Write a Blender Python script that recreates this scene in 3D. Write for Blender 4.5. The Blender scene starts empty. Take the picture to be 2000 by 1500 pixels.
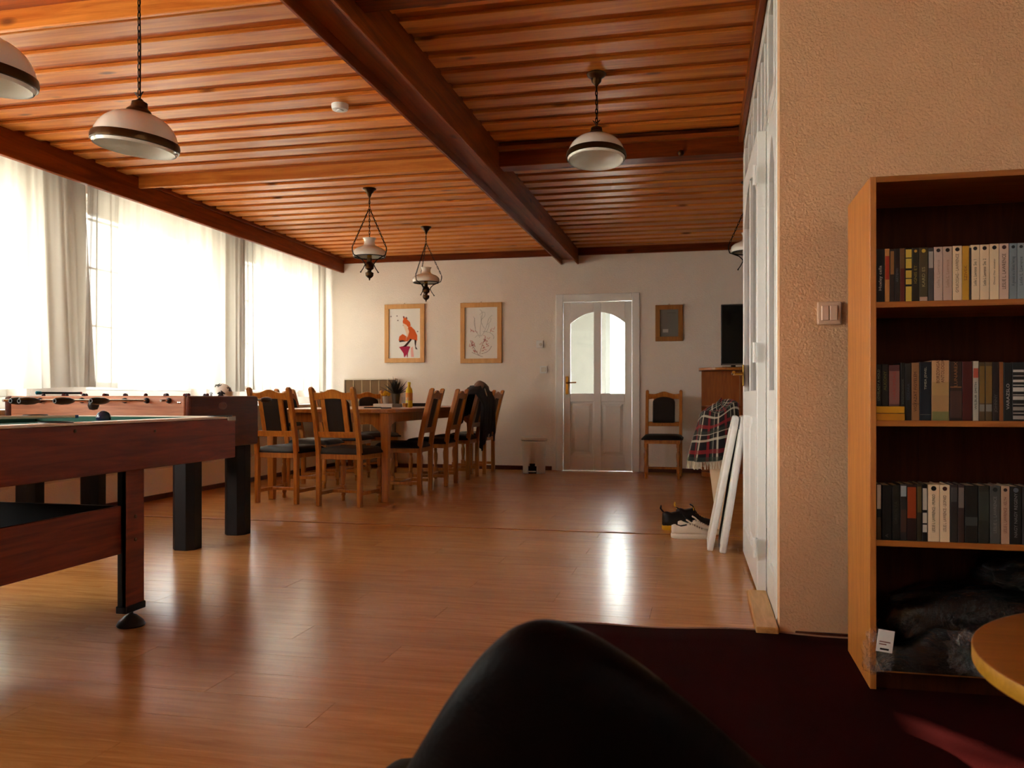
import bpy, bmesh, math, random
from mathutils import Vector, Matrix
random.seed(7)
S = bpy.context.scene
COL = S.collection
PI = math.pi

# ------------------------------------------------------------------ camera, sky, sun, exposure
EYE = 0.9
F = 1657.0
YAW = math.atan(370 / F)
cd = bpy.data.cameras.new('camera'); cam = bpy.data.objects.new('camera', cd); COL.objects.link(cam)
cam.location = (0, 0, EYE); cam.rotation_euler = (PI / 2, 0, YAW)
cd.sensor_width = 36; cd.lens = F / 2000 * 36; cd.shift_y = 0.0125
cd.clip_start = .02; cd.clip_end = 200
cd.dof.use_dof = True; cd.dof.focus_distance = 4.0; cd.dof.aperture_fstop = 7.0
S.camera = cam
S.view_settings.view_transform = 'Standard'; S.view_settings.look = 'None'
S.view_settings.gamma = 1; S.view_settings.use_curve_mapping = False
S.view_settings.exposure = 2.3
SKY = 5.0
w = bpy.data.worlds.new('sky'); S.world = w; w.use_nodes = True
nt = w.node_tree; nt.nodes.clear()
out = nt.nodes.new('ShaderNodeOutputWorld'); bg = nt.nodes.new('ShaderNodeBackground')
tc = nt.nodes.new('ShaderNodeTexCoord'); sp = nt.nodes.new('ShaderNodeSeparateXYZ'); cr = nt.nodes.new('ShaderNodeValToRGB')
cr.color_ramp.elements[0].position = .45; cr.color_ramp.elements[0].color = (1, .95, .86, 1)
cr.color_ramp.elements[1].position = .9; cr.color_ramp.elements[1].color = (.86, .92, 1, 1)
mp = nt.nodes.new('ShaderNodeMapRange'); mp.inputs[1].default_value = -1; mp.inputs[2].default_value = 1
nt.links.new(tc.outputs['Generated'], sp.inputs[0]); nt.links.new(sp.outputs['Z'], mp.inputs[0])
nt.links.new(mp.outputs[0], cr.inputs[0]); nt.links.new(cr.outputs[0], bg.inputs[0])
bg.inputs[1].default_value = SKY; nt.links.new(bg.outputs[0], out.inputs[0])
sd = bpy.data.lights.new('sun', 'SUN'); sun = bpy.data.objects.new('sun', sd); COL.objects.link(sun)
sd.energy = 7; sd.angle = .012; sd.color = (1, .86, .66)
sun.rotation_euler = Vector((-.55, .70, -.45)).to_track_quat('-Z', 'Y').to_euler()
S.cycles.max_bounces = 10; S.cycles.diffuse_bounces = 3; S.cycles.transparent_max_bounces = 16
S.cycles.use_denoising = True; S.cycles.sample_clamp_indirect = 12
S.cycles.caustics_reflective = False; S.cycles.caustics_refractive = False

# ------------------------------------------------------------------ survey helpers (photo measurements to metres)
SY, CY = math.sin(YAW), math.cos(YAW)
def ray(u, v):
    t = (u - 1000) / F
    return Vector((-SY + CY * t, CY + SY * t, (775 - v) / F))
def on_y(u, v, Y): r = ray(u, v); k = Y / r.y; return Vector((r.x * k, Y, EYE + r.z * k))
def on_x(u, v, X): r = ray(u, v); k = X / r.x; return Vector((X, r.y * k, EYE + r.z * k))
def on_z(u, v, Z): r = ray(u, v); k = (Z - EYE) / r.z; return Vector((r.x * k, r.y * k, Z))

# ------------------------------------------------------------------ object helpers
def tag(o, label=None, cat=None, group=None, kind=None):
    if label: o['label'] = label
    if cat: o['category'] = cat
    if group: o['group'] = group
    if kind: o['kind'] = kind
    return o
def empty(name, loc=(0, 0, 0), rz=0, label=None, cat=None, group=None, kind=None):
    o = bpy.data.objects.new(name, None); COL.objects.link(o); o.empty_display_size = .05
    o.location = loc; o.rotation_euler = (0, 0, rz)
    return tag(o, label, cat, group, kind)
class MB:
    def __init__(s): s.v = []; s.f = []; s.m = []
    def add(s, vs, fs, M=None, mi=0):
        b = len(s.v)
        for p in vs: s.v.append(tuple((M @ Vector(p)) if M else p))
        for f in fs: s.f.append(tuple(b + i for i in f)); s.m.append(mi)
        return s
    def box(s, a, b, M=None, mi=0):
        x0, y0, z0 = a; x1, y1, z1 = b
        vs = [(x0,y0,z0),(x1,y0,z0),(x1,y1,z0),(x0,y1,z0),(x0,y0,z1),(x1,y0,z1),(x1,y1,z1),(x0,y1,z1)]
        return s.add(vs, [(3,2,1,0),(4,5,6,7),(0,1,5,4),(1,2,6,5),(2,3,7,6),(3,0,4,7)], M, mi)
    def cbox(s, c, d, M=None, mi=0):
        return s.box([c[i] - d[i] / 2 for i in range(3)], [c[i] + d[i] / 2 for i in range(3)], M, mi)
    def loft(s, rings, M=None, mi=0, cap=True, close=True):
        n = len(rings[0]); vs = [p for r in rings for p in r]; fs = []
        for k in range(len(rings) - 1):
            for i in range(n if close else n - 1):
                j = (i + 1) % n
                fs.append((k*n+i, k*n+j, (k+1)*n+j, (k+1)*n+i))
        if cap and close:
            fs.append(tuple(reversed(range(n)))); fs.append(tuple((len(rings)-1)*n + i for i in range(n)))
        return s.add(vs, fs, M, mi)
    def lathe(s, prof, n=24, M=None, mi=0, cap=True, sq=0):
        rings = []
        for r, z in prof:
            rings.append([(r*math.cos(2*PI*i/n), r*math.sin(2*PI*i/n), z) for i in range(n)])
        return s.loft(rings, M, mi, cap)
    def tube(s, pts, r, n=8, mi=0, M=None, closed=False):
        pts = [Vector(p) for p in pts]; rings = []; up = None
        for i, p in enumerate(pts):
            if closed: d = pts[(i+1) % len(pts)] - pts[i-1]
            else: d = (pts[min(i+1, len(pts)-1)] - pts[max(i-1, 0)])
            d = d.normalized() if d.length > 1e-9 else Vector((0,0,1))
            if up is None:
                up = Vector((0,0,1)) if abs(d.z) < .9 else Vector((1,0,0))
            a = d.cross(up)
            a = a.normalized() if a.length > 1e-6 else Vector((1,0,0))
            b = a.cross(d).normalized(); up = b
            rr = r[i] if isinstance(r, (list, tuple)) else r
            rings.append([tuple(p + a*rr*math.cos(2*PI*k/n) + b*rr*math.sin(2*PI*k/n)) for k in range(n)])
        if closed: rings.append(rings[0]); return s.loft(rings, M, mi, False)
        return s.loft(rings, M, mi)
    def prism(s, poly, lo, hi, axis='y', M=None, mi=0):
        # poly of 2-D points; extruded along axis
        def P(p, h):
            return {'y': (p[0], h, p[1]), 'x': (h, p[0], p[1]), 'z': (p[0], p[1], h)}[axis]
        n = len(poly)
        A = [P(p, lo) for p in poly]; B = [P(p, hi) for p in poly]
        fs = [tuple(range(n)), tuple(reversed(range(n, 2*n)))] + [(i, n+i, n+(i+1) % n, (i+1) % n) for i in range(n)]
        return s.add(A + B, fs, M, mi)
    def grid(s, fn, nu, nv, M=None, mi=0):
        vs = [fn(i/(nu-1), j/(nv-1)) for j in range(nv) for i in range(nu)]
        fs = [(j*nu+i, j*nu+i+1, (j+1)*nu+i+1, (j+1)*nu+i) for j in range(nv-1) for i in range(nu-1)]
        return s.add(vs, fs, M, mi)
    def ball(s, c, r, n=16, M=None, mi=0, sc=(1,1,1)):
        prof = [(max(1e-4, r*math.sin(PI*k/(n//2))), -r*math.cos(PI*k/(n//2))) for k in range(n//2+1)]
        T = Matrix.Translation(c) @ Matrix.Diagonal((*sc, 1)); T = (M @ T) if M else T
        return s.lathe(prof, n, T, mi)
    def build(s, name, mat, parent=None, smooth=False, bevel=0, seg=1, solid=0, sub=0, angle=35):
        me = bpy.data.meshes.new(name); me.from_pydata(s.v, [], s.f)
        for m in (mat if isinstance(mat, (list, tuple)) else [mat]): me.materials.append(m)
        me.polygons.foreach_set('material_index', s.m)
        bm = bmesh.new(); bm.from_mesh(me); bmesh.ops.recalc_face_normals(bm, faces=bm.faces[:]); bm.to_mesh(me); bm.free()
        if smooth: 
            me.polygons.foreach_set('use_smooth', [True]*len(me.polygons))
            if angle < 180: me.set_sharp_from_angle(angle=math.radians(angle))
        me.update()
        o = bpy.data.objects.new(name, me); COL.objects.link(o)
        if parent is not None: o.parent = parent
        if solid: md = o.modifiers.new('s', 'SOLIDIFY'); md.thickness = solid; md.offset = 0
        if bevel:
            md = o.modifiers.new('b', 'BEVEL'); md.width = bevel; md.segments = seg; md.limit_method = 'ANGLE'; md.angle_limit = .6
        if sub: md = o.modifiers.new('u', 'SUBSURF'); md.levels = sub; md.render_levels = sub
        return o
def copy_tree(o, parent=None):
    c = o.copy(); COL.objects.link(c)
    if parent is not None: c.parent = parent
    for ch in list(o.children): copy_tree(ch, c)
    return c
def T(x, y, z): return Matrix.Translation((x, y, z))
def R(a, ax): return Matrix.Rotation(a, 4, ax)

# ------------------------------------------------------------------ materials
def srgb(h):
    if isinstance(h, str):
        c = [int(h[i:i+2], 16)/255 for i in (0, 2, 4)]
        return tuple((x/12.92 if x <= .04045 else ((x+.055)/1.055)**2.4) for x in c) + (1,)
    return (*h, 1)
def newmat(name):
    m = bpy.data.materials.new(name); m.use_nodes = True
    return m, m.node_tree, m.node_tree.nodes['Principled BSDF']
def P(name, col, rough=.5, metal=0, bump=0, bscale=60, coat=0, var=.08, vscale=6, spec=.5, alpha=1, trans=0, emit=0, sheen=0):
    m, t, b = newmat(name); c = srgb(col)
    b.inputs['Roughness'].default_value = rough; b.inputs['Metallic'].default_value = metal
    b.inputs['Coat Weight'].default_value = coat; b.inputs['Specular IOR Level'].default_value = spec
    b.inputs['Transmission Weight'].default_value = trans; b.inputs['Alpha'].default_value = alpha
    b.inputs['Sheen Weight'].default_value = sheen
    tc = t.nodes.new('ShaderNodeTexCoord')
    n = t.nodes.new('ShaderNodeTexNoise'); n.inputs['Scale'].default_value = vscale; n.inputs['Detail'].default_value = 4
    t.links.new(tc.outputs['Object'], n.inputs['Vector'])
    mx = t.nodes.new('ShaderNodeMix'); mx.data_type = 'RGBA'
    mx.inputs[6].default_value = tuple(x*(1-var) for x in c[:3]) + (1,)
    mx.inputs[7].default_value = tuple(min(1, x*(1+var)) for x in c[:3]) + (1,)
    t.links.new(n.outputs['Fac'], mx.inputs[0]); t.links.new(mx.outputs[2], b.inputs['Base Color'])
    if bump:
        n2 = t.nodes.new('ShaderNodeTexNoise'); n2.inputs['Scale'].default_value = bscale; n2.inputs['Detail'].default_value = 3
        t.links.new(tc.outputs['Object'], n2.inputs['Vector'])
        bp = t.nodes.new('ShaderNodeBump'); bp.inputs['Strength'].default_value = bump; bp.inputs['Distance'].default_value = .01
        t.links.new(n2.outputs['Fac'], bp.inputs['Height']); t.links.new(bp.outputs[0], b.inputs['Normal'])
    if emit:
        b.inputs['Emission Color'].default_value = c; b.inputs['Emission Strength'].default_value = emit
    return m
def wood(name, c1, c2, axis='x', scale=1.0, rough=.35, coat=0, knots=False, rnd=.25, stretch=14, bump=.05, objrand=True, spec=.5):
    m, t, b = newmat(name); L = t.links
    tc = t.nodes.new('ShaderNodeTexCoord'); mpn = t.nodes.new('ShaderNodeMapping')
    sc = {'x': (1, stretch, stretch), 'y': (stretch, 1, stretch), 'z': (stretch, stretch, 1)}[axis]
    mpn.inputs['Scale'].default_value = [s*scale for s in sc]
    oi = t.nodes.new('ShaderNodeObjectInfo'); ml = t.nodes.new('ShaderNodeMath'); ml.operation = 'MULTIPLY'; ml.inputs[1].default_value = 37.0
    L.new(oi.outputs['Random'], ml.inputs[0])
    va = t.nodes.new('ShaderNodeVectorMath'); va.operation = 'ADD'
    L.new(tc.outputs['Object'], mpn.inputs[0]); L.new(mpn.outputs[0], va.inputs[0]); L.new(ml.outputs[0], va.inputs[1])
    n = t.nodes.new('ShaderNodeTexNoise'); n.inputs['Scale'].default_value = 1.6; n.inputs['Detail'].default_value = 7
    n.inputs['Roughness'].default_value = .62; n.inputs['Distortion'].default_value = .9
    L.new(va.outputs[0], n.inputs['Vector'])
    r = t.nodes.new('ShaderNodeValToRGB'); r.color_ramp.elements[0].position = .34; r.color_ramp.elements[1].position = .68
    r.color_ramp.elements[0].color = srgb(c2); r.color_ramp.elements[1].color = srgb(c1)
    L.new(n.outputs['Fac'], r.inputs[0])
    hs = t.nodes.new('ShaderNodeHueSaturation'); mr = t.nodes.new('ShaderNodeMapRange')
    mr.inputs[3].default_value = 1 - rnd; mr.inputs[4].default_value = 1 + rnd
    L.new(oi.outputs['Random'], mr.inputs[0]); L.new(r.outputs[0], hs.inputs['Color'])
    if objrand: L.new(mr.outputs[0], hs.inputs['Value'])
    last = hs.outputs[0]
    if knots:
        mk = t.nodes.new('ShaderNodeMapping'); mk.inputs['Scale'].default_value = {'x': (1.3, 3.4, 3.4), 'y': (3.4, 1.3, 3.4), 'z': (3.4, 3.4, 1.3)}[axis]
        v = t.nodes.new('ShaderNodeTexVoronoi'); v.inputs['Scale'].default_value = 1.5; v2 = t.nodes.new('ShaderNodeVectorMath'); v2.operation = 'ADD'
        L.new(tc.outputs['Object'], mk.inputs[0]); L.new(mk.outputs[0], v2.inputs[0]); L.new(ml.outputs[0], v2.inputs[1]); L.new(v2.outputs[0], v.inputs['Vector'])
        kr = t.nodes.new('ShaderNodeValToRGB'); kr.color_ramp.elements[0].position = .05; kr.color_ramp.elements[1].position = .13
        kr.color_ramp.elements[0].color = (.1, .03, .01, 1); kr.color_ramp.elements[1].color = (1, 1, 1, 1)
        L.new(v.outputs['Distance'], kr.inputs[0])
        mm = t.nodes.new('ShaderNodeMix'); mm.data_type = 'RGBA'; mm.blend_type = 'MULTIPLY'; mm.inputs[0].default_value = .75
        L.new(last, mm.inputs[6]); L.new(kr.outputs[0], mm.inputs[7]); last = mm.outputs[2]
    L.new(last, b.inputs['Base Color'])
    b.inputs['Roughness'].default_value = rough; b.inputs['Specular IOR Level'].default_value = spec; b.inputs['Coat Weight'].default_value = coat; b.inputs['Coat Roughness'].default_value = .12
    if bump:
        bp = t.nodes.new('ShaderNodeBump'); bp.inputs['Strength'].default_value = bump; bp.inputs['Distance'].default_value = .004
        L.new(n.outputs['Fac'], bp.inputs['Height']); L.new(bp.outputs[0], b.inputs['Normal'])
    return m
def sheer(name, col, transp=.42):
    m, t, b = newmat(name); L = t.links; t.nodes.remove(b); o = t.nodes['Material Output']
    d = t.nodes.new('ShaderNodeBsdfDiffuse'); tr = t.nodes.new('ShaderNodeBsdfTranslucent'); tp = t.nodes.new('ShaderNodeBsdfTransparent')
    d.inputs[0].default_value = srgb(col); tr.inputs[0].default_value = srgb(col)
    a = t.nodes.new('ShaderNodeMixShader'); a.inputs[0].default_value = .5; c = t.nodes.new('ShaderNodeMixShader')
    # the open weave closes as the cloth turns edge-on, so folds read denser
    lw = t.nodes.new('ShaderNodeLayerWeight'); lw.inputs[0].default_value = .5
    tcn = t.nodes.new('ShaderNodeTexCoord'); wv = t.nodes.new('ShaderNodeTexNoise'); wv.inputs['Scale'].default_value = 3
    L.new(tcn.outputs['Object'], wv.inputs['Vector'])
    mr = t.nodes.new('ShaderNodeMapRange'); mr.inputs[1].default_value = 0; mr.inputs[2].default_value = 1
    mr.inputs[3].default_value = transp; mr.inputs[4].default_value = transp*.25
    L.new(lw.outputs['Facing'], mr.inputs[0]); L.new(mr.outputs[0], c.inputs[0])
    L.new(d.outputs[0], a.inputs[1]); L.new(tr.outputs[0], a.inputs[2]); L.new(a.outputs[0], c.inputs[1]); L.new(tp.outputs[0], c.inputs[2])
    L.new(c.outputs[0], o.inputs[0]); return m
def glass(name, tint=(.95,.97,.96), refl=.08, dark=1.0):
    m, t, b = newmat(name); L = t.links; t.nodes.remove(b); o = t.nodes['Material Output']
    tp = t.nodes.new('ShaderNodeBsdfTransparent'); tp.inputs[0].default_value = (*[x*dark for x in tint], 1)
    g = t.nodes.new('ShaderNodeBsdfGlossy'); g.inputs['Roughness'].default_value = .03
    lw = t.nodes.new('ShaderNodeLayerWeight'); lw.inputs[0].default_value = .5
    pw_ = t.nodes.new('ShaderNodeMath'); pw_.operation = 'POWER'; pw_.inputs[1].default_value = 5; L.new(lw.outputs['Facing'], pw_.inputs[0])
    fr = t.nodes.new('ShaderNodeMath'); fr.operation = 'MULTIPLY_ADD'; fr.inputs[1].default_value = .94; fr.inputs[2].default_value = .04; L.new(pw_.outputs[0], fr.inputs[0])
    mx = t.nodes.new('ShaderNodeMixShader'); L.new(fr.outputs[0], mx.inputs[0]); L.new(tp.outputs[0], mx.inputs[1]); L.new(g.outputs[0], mx.inputs[2])
    L.new(mx.outputs[0], o.inputs[0]); return m

M = {}
M['plaster'] = P('plaster', 'f8ece0', .85, bump=.35, bscale=90, var=.03)
M['plaster_r'] = P('plaster_rough', 'eebd90', .85, bump=.6, bscale=110, var=.04)
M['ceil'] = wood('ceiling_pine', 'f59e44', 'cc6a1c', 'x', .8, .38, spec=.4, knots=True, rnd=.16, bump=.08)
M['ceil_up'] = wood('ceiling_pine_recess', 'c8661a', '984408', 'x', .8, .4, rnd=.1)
M['beam'] = wood('beam_pine', '9c4a10', '6c2c08', 'y', .8, .4, spec=.15, knots=True, rnd=.06)
M['beam_x'] = wood('beam_pine_cross', '8c3c0c', '5c2406', 'x', .8, .4, spec=.15, knots=True, rnd=.06)
M['floor'] = wood('laminate', 'dc9c58', 'bc7a3c', 'x', 1.6, .23, rnd=.07, bump=.015, stretch=12)
M['floor_gap'] = P('floor_gap', '6b3d1c', .7)
M['base'] = wood('dark_skirting', '6b3016', '4a1e0c', 'x', 1, .4)
M['white'] = P('white_gloss_paint', 'fbf9f5', .3, var=.02)
M['upvc'] = P('window_plastic', 'f4f4f2', .3, var=.01)
M['glass'] = glass('clear_glass')
M['sheer'] = sheer('sheer_voile', 'c8bfb2', .07)
M['steel'] = P('grille_steel', 'c9c9c2', .4, .5)
M['brass'] = P('brass', 'b98a3a', .25, 1)
M['bronze'] = P('aged_bronze', '4a3218', .32, .9, bump=.1)
M['iron'] = P('dark_iron', '1c120e', .4, .7)
M['opal'] = P('opal_glass', 'f3ece0', .18, var=.02, coat=.5)
M['oak'] = wood('oak', 'cf842f', 'a65c18', 'z', 1.5, .33, coat=.2, rnd=.08)
M['oak_x'] = wood('oak_top', 'cf8436', 'a65e1e', 'y', 1.5, .3, coat=.3, rnd=.08)
M['pad'] = P('dark_leatherette', '241812', .5, bump=.15, bscale=200, var=.2, spec=.25)
M['beech'] = wood('beech_veneer', 'd88a3c', 'bc6c26', 'z', 2, .4, rnd=.05)
M['beech_x'] = wood('beech_veneer_flat', 'b8702c', '9a5418', 'x', 2, .45, spec=.3, rnd=.05)
M['mahog'] = wood('mahogany_laminate', '8c3a1e', '622412', 'y', 1.5, .45, spec=.25, rnd=.05)
M['mahog_x'] = wood('mahogany_light', 'd08a5e', 'a86440', 'x', 1.5, .36, rnd=.05)
M['walnut'] = wood('walnut_end', '6c2e18', '441a0c', 'y', 1.5, .4, spec=.25, rnd=.05)
M['black'] = P('black_plastic', '120d0c', .35)
M['blackleg'] = P('black_leg_laminate', '150d0b', .45, spec=.2)
M['felt'] = P('green_felt', '2b5a4a', .95, bump=.2, bscale=400)
M['chrome'] = P('chrome', 'd8d0c4', .12, 1)
M['silverrail'] = P('pale_rail', 'f0dcc8', .3)
M['paper'] = P('paper', 'f3efe8', .7, var=.02)
M['page'] = P('page_edges', 'd9c6a0', .9)
M['rug'] = P('maroon_carpet', '2c0303', 1, bump=.5, bscale=500, var=.35, vscale=3, spec=.05)
M['rugedge'] = P('carpet_binding', 'a8806a', .9)
M['leather'] = P('black_leather', '0c0403', .5, bump=.12, bscale=160, spec=.04)
_c = {}
def C(h, rough=.5, **k):
    key = (h, rough) + tuple(sorted(k.items()))
    if key not in _c: _c[key] = P('colour_' + h, h, rough, **{'spec': .25, **k})
    return _c[key]

# ------------------------------------------------------------------ the room
WX, FY = -4.9, 10.26          # window wall face, far wall face
CZ, CZR = 2.69, 2.75          # ceiling board undersides (left / far, near right bay)
RX, BY = 3.4, -2.6            # right wall, wall behind the camera
PX, PY = .287, 3.38            # glazed partition, wall behind the bookcase
# floor planks
fl = MB().box((-4.95, BY, -.06), (RX, FY+.1, -.004)).build('floor', M['floor_gap']); tag(fl, kind='structure')
pw, pl = .193, 1.285
meshes = {}
def plank_mesh(l):
    k = round(l, 3)
    if k not in meshes:
        o = MB().box((0, .0006, -.004), (l-.0012, pw-.0006, 0)).build('plank', M['floor']); meshes[k] = o.data; bpy.data.objects.remove(o)
    return meshes[k]
y = 1.55; row = 0
while y < FY:
    x = -4.9 - (row * .43) % pl
    xe = .32 if (y > PY - .3 and y < 6.05) else (1.6 if y < PY else 1.2)
    while x < xe:
        x0 = max(x, -4.9); x1 = min(x + pl, xe)
        if y < 3 and x1 < -3.2: x += pl; continue
        if x1 - x0 > .05:
            o = bpy.data.objects.new('plank', plank_mesh(x1-x0)); COL.objects.link(o); o.parent = fl; o.location = (x0, y, 0)
        x += pl
    y += pw; row += 1
MB().box((-4.95, BY, -.05), (RX, 1.55, 0)).build('plain_floor', M['floor'], fl)
MB().box((-4.95, 1.55, -.05), (-2.2, 3.15, -.0008)).build('plain_floor', M['floor'], fl)
MB().box((1.0, 6.0, -.05), (RX, FY, -.0008)).build('plain_floor', M['floor'], fl)
MB().box((1.6, 1.55, -.05), (RX, PY, -.0005)).build('plain_floor', M['floor'], fl)
# threshold strip between two floor fields
tr = MB().box((-4.6, 5.62, 0), (.24, 5.65, .004)).build('trim_1', M['beech_x'], bevel=.0015); tag(tr, kind='structure')

# walls
def wall_with_holes(name, axis, pos, thick, a0, a1, z1, holes, mat):
    mb = MB(); cuts = sorted(holes)
    def bx(p0, p1, q0, q1):
        if p1-p0 < 1e-4 or q1-q0 < 1e-4: return
        if axis == 'x': mb.box((min(pos, pos+thick), p0, q0), (max(pos, pos+thick), p1, q1))
        else: mb.box((p0, min(pos, pos+thick), q0), (p1, max(pos, pos+thick), q1))
    cur = a0
    for h0, h1, q0, q1 in cuts:
        bx(cur, h0, 0, z1); bx(h0, h1, 0, q0); bx(h0, h1, q1, z1); cur = h1
    bx(cur, a1, 0, z1)
    return tag(mb.build(name, mat), kind='structure')
WINS = [(-1.08, .62), (1.27, 2.97), (3.62, 5.37), (6.0, 7.72), (8.36, 10.08)]  # first one is out of view, added to brighten the bookcase wall
WZ0, WZ1 = .90, 2.56
wall_with_holes('wall_left', 'x', WX, -.3, BY, FY+.3, 2.9, [(a, b, WZ0, WZ1) for a, b in WINS], M['plaster'])
DL = on_y(1092, 920, FY).x; DR = on_y(1243, 920, FY).x; DT = 2.10
wall_with_holes('wall_far', 'y', FY, .15, WX, RX, 2.9, [(DL, DR, 0.0, DT)], M['plaster'])
BW = (-.35, 1.35)
wall_with_holes('wall_back', 'y', BY, -.2, WX, RX, 2.9, [], M['plaster'])
wall_with_holes('wall_right', 'x', RX, .12, BY-.2, FY+.2, 2.9, [(-1.95, -1.05, 1.80, 2.42)], M['plaster'])
# wall behind the bookcase and the return behind the partition
tag(MB().box((PX+.004, PY, 0), (RX, PY+.12, 2.9)).build('wall_centre', M['plaster_r']), kind='structure')
tag(MB().box((PX+.0, 6.06, 0), (RX, 6.18, 2.9)).build('wall_inner', M['plaster']), kind='structure')
tag(MB().box((WX-.4, BY-.3, 2.9), (RX+.3, FY+.3, 3.0)).build('ceiling_slab', M['plaster']), kind='structure')
# low plinth and sill along the window wall
tag(MB().box((WX, BY, 0), (-4.66, FY, .265)).build('trim_2', M['plaster'], bevel=.004), kind='structure')
tag(MB().box((-4.66, BY, 0), (-4.645, FY, .045)).build('baseboard_left', M['base'], bevel=.003), kind='structure')
tag(MB().box((WX, 2, .78), (-4.52, FY-.01, .812)).build('window_ledge', M['white'], bevel=.004), kind='structure')
tag(MB().box((-4.64, FY-.014, 0), (DL-.09, FY, .05)).box((DR+.09, FY-.014, 0), (RX, FY, .05)).build('baseboard_far', M['base'], bevel=.003), kind='structure')
tag(MB().box((PX+.06, PY-.014, 0), (RX, PY, .012)).build('baseboard_centre', M['base'], bevel=.003), kind='structure')

# windows
for i, (a, b) in enumerate(WINS):
    wn = empty('window_%d' % (i+1), (WX-.2, (a+b)/2, WZ0), kind='structure')
    h = WZ1-WZ0; hw = (b-a)/2
    fm = MB(); t = .06
    fm.box((-.03, -hw, 0), (.03, hw, t)).box((-.03, -hw, h-t), (.03, hw, h)).box((-.03, -hw, t), (.03, -hw+t, h-t)).box((-.03, hw-t, t), (.03, hw, h-t))
    fm.box((-.025, -.05, t), (.035, .05, h-t))
    fm.build('window_frame', M['upvc'], wn, bevel=.005)
    for s_ in (-1, 1):
        y0, y1 = sorted((s_*.05, s_*(hw-t))); ts = .05
        sm = MB().box((-.005, y0, t), (.045, y1, t+ts)).box((-.005, y0, h-t-ts), (.045, y1, h-t)).box((-.005, y0, t+ts), (.045, y0+ts, h-t-ts)).box((-.005, y1-ts, t+ts), (.045, y1, h-t-ts))
        so = sm.build('sash', M['upvc'], wn, bevel=.004)
        MB().box((.018, y0+ts, t+ts), (.022, y1-ts, h-t-ts)).build('pane', M['glass'], so)
    if i > 1:
        for k in range(9):
            yy = -hw + .1 + k*(2*hw-.2)/8
            MB().tube([(-.085, yy, .0), (-.085, yy, h)], .007, 6).build('grille_bar', M['steel'], wn)
        for z in (.12, .62, 1.12, h-.12):
            MB().box((-.095, -hw, z-.008), (-.075, hw, z+.008)).build('grille_rail', M['steel'], wn)
# high window in the right wall behind the camera (lets the afternoon sun in)
wn = empty('window_6', (RX+.06, -1.50, 1.80), kind='structure')
MB().box((-.02, -.45, 0), (.02, .45, .03)).box((-.02, -.45, .59), (.02, .45, .62)).box((-.02, -.45, .03), (.02, -.42, .59)).box((-.02, .42, .03), (.02, .45, .59)).build('window_frame', M['upvc'], wn)
MB().box((-.003, -.42, .03), (.003, .42, .59)).build('pane', M['glass'], wn)

# ceiling: recessed backing with proud boards nailed below
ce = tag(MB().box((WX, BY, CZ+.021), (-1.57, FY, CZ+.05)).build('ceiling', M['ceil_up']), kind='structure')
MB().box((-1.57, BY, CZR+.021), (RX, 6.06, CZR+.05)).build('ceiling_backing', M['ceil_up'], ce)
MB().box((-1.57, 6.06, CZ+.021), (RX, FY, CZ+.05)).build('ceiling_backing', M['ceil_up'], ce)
def board_mesh(l, n):
    o = MB().box((0, 0, 0), (l, .140, .021)).build(n, M['ceil'], bevel=.003); return o
pitch = .2315
def boards(x0, x1, y0, y1, z, phase):
    n = 0; base = None
    k = math.ceil((y0 - phase)/pitch)
    while phase + k*pitch + .14 < y1:
        if base is None: base = board_mesh(x1-x0, 'ceiling_board'); o = base
        else: o = base.copy(); COL.objects.link(o)
        o.parent = ce; o.location = (x0, phase+k*pitch, z); k += 1
boards(-4.55, -1.68, 1.8, 3.35, CZ, 3.55); boards(-4.55, -1.68, 3.46, 6.13, CZ, 3.55); boards(-4.55, -1.68, 6.25, FY-.05, CZ, 6.33)
boards(-1.46, PX, 2.2, 3.42, CZR, 4.20); boards(-1.46, PX, 3.55, 6.10, CZR, 4.20); boards(-1.46, 1.6, 6.27, FY-.05, CZ, 6.28)
# beams
def beam(name, a, b, mat): return tag(MB().box(a, b).build(name, mat, bevel=.004), kind='structure')
beam('wall_beam', (-4.56, BY, 2.505), (-4.52, FY, 2.72), M['beam'])
beam('wall_beam_ledge', (-4.52, 6.16, 2.66), (-4.50, FY, 2.72), M['beam'])
beam('pelmet_board', (WX, BY, 2.66), (-4.56, FY, 2.72), M['beam'])
mbm = empty('main_beam', (-1.57, 0, 2.515), kind='structure')
MB().box((-.11, BY, 0), (-.092, FY, .24)).build('side_board', M['beam'], mbm, bevel=.003)
MB().box((.092, BY, 0), (.11, FY, .27)).build('side_board', M['beam'], mbm, bevel=.003)
MB().box((-.092, BY, .06), (.092, FY, .08)).build('bottom_board', M['beam'], mbm)
beam('cross_beam', (-4.52, 3.36, 2.615), (-1.68, 3.385, CZ+.03), M['ceil'])
beam('cross_beam', (-4.52, 6.14, 2.615), (-1.68, 6.165, CZ+.03), M['ceil'])
beam('cross_beam', (-1.46, 3.42, 2.60), (RX, 3.53, CZR+.03), M['beam_x'])
beam('cross_beam', (-1.46, 6.10, 2.60), (RX, 6.25, CZR+.03), M['beam_x'])
beam('far_fascia', (-4.52, FY-.03, 2.62), (RX, FY, 2.73), M['beam_x'])
beam('partition_cornice', (PX-.035, PY, 2.66), (PX-.003, 6.08, 2.78), M['beam'])

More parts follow.
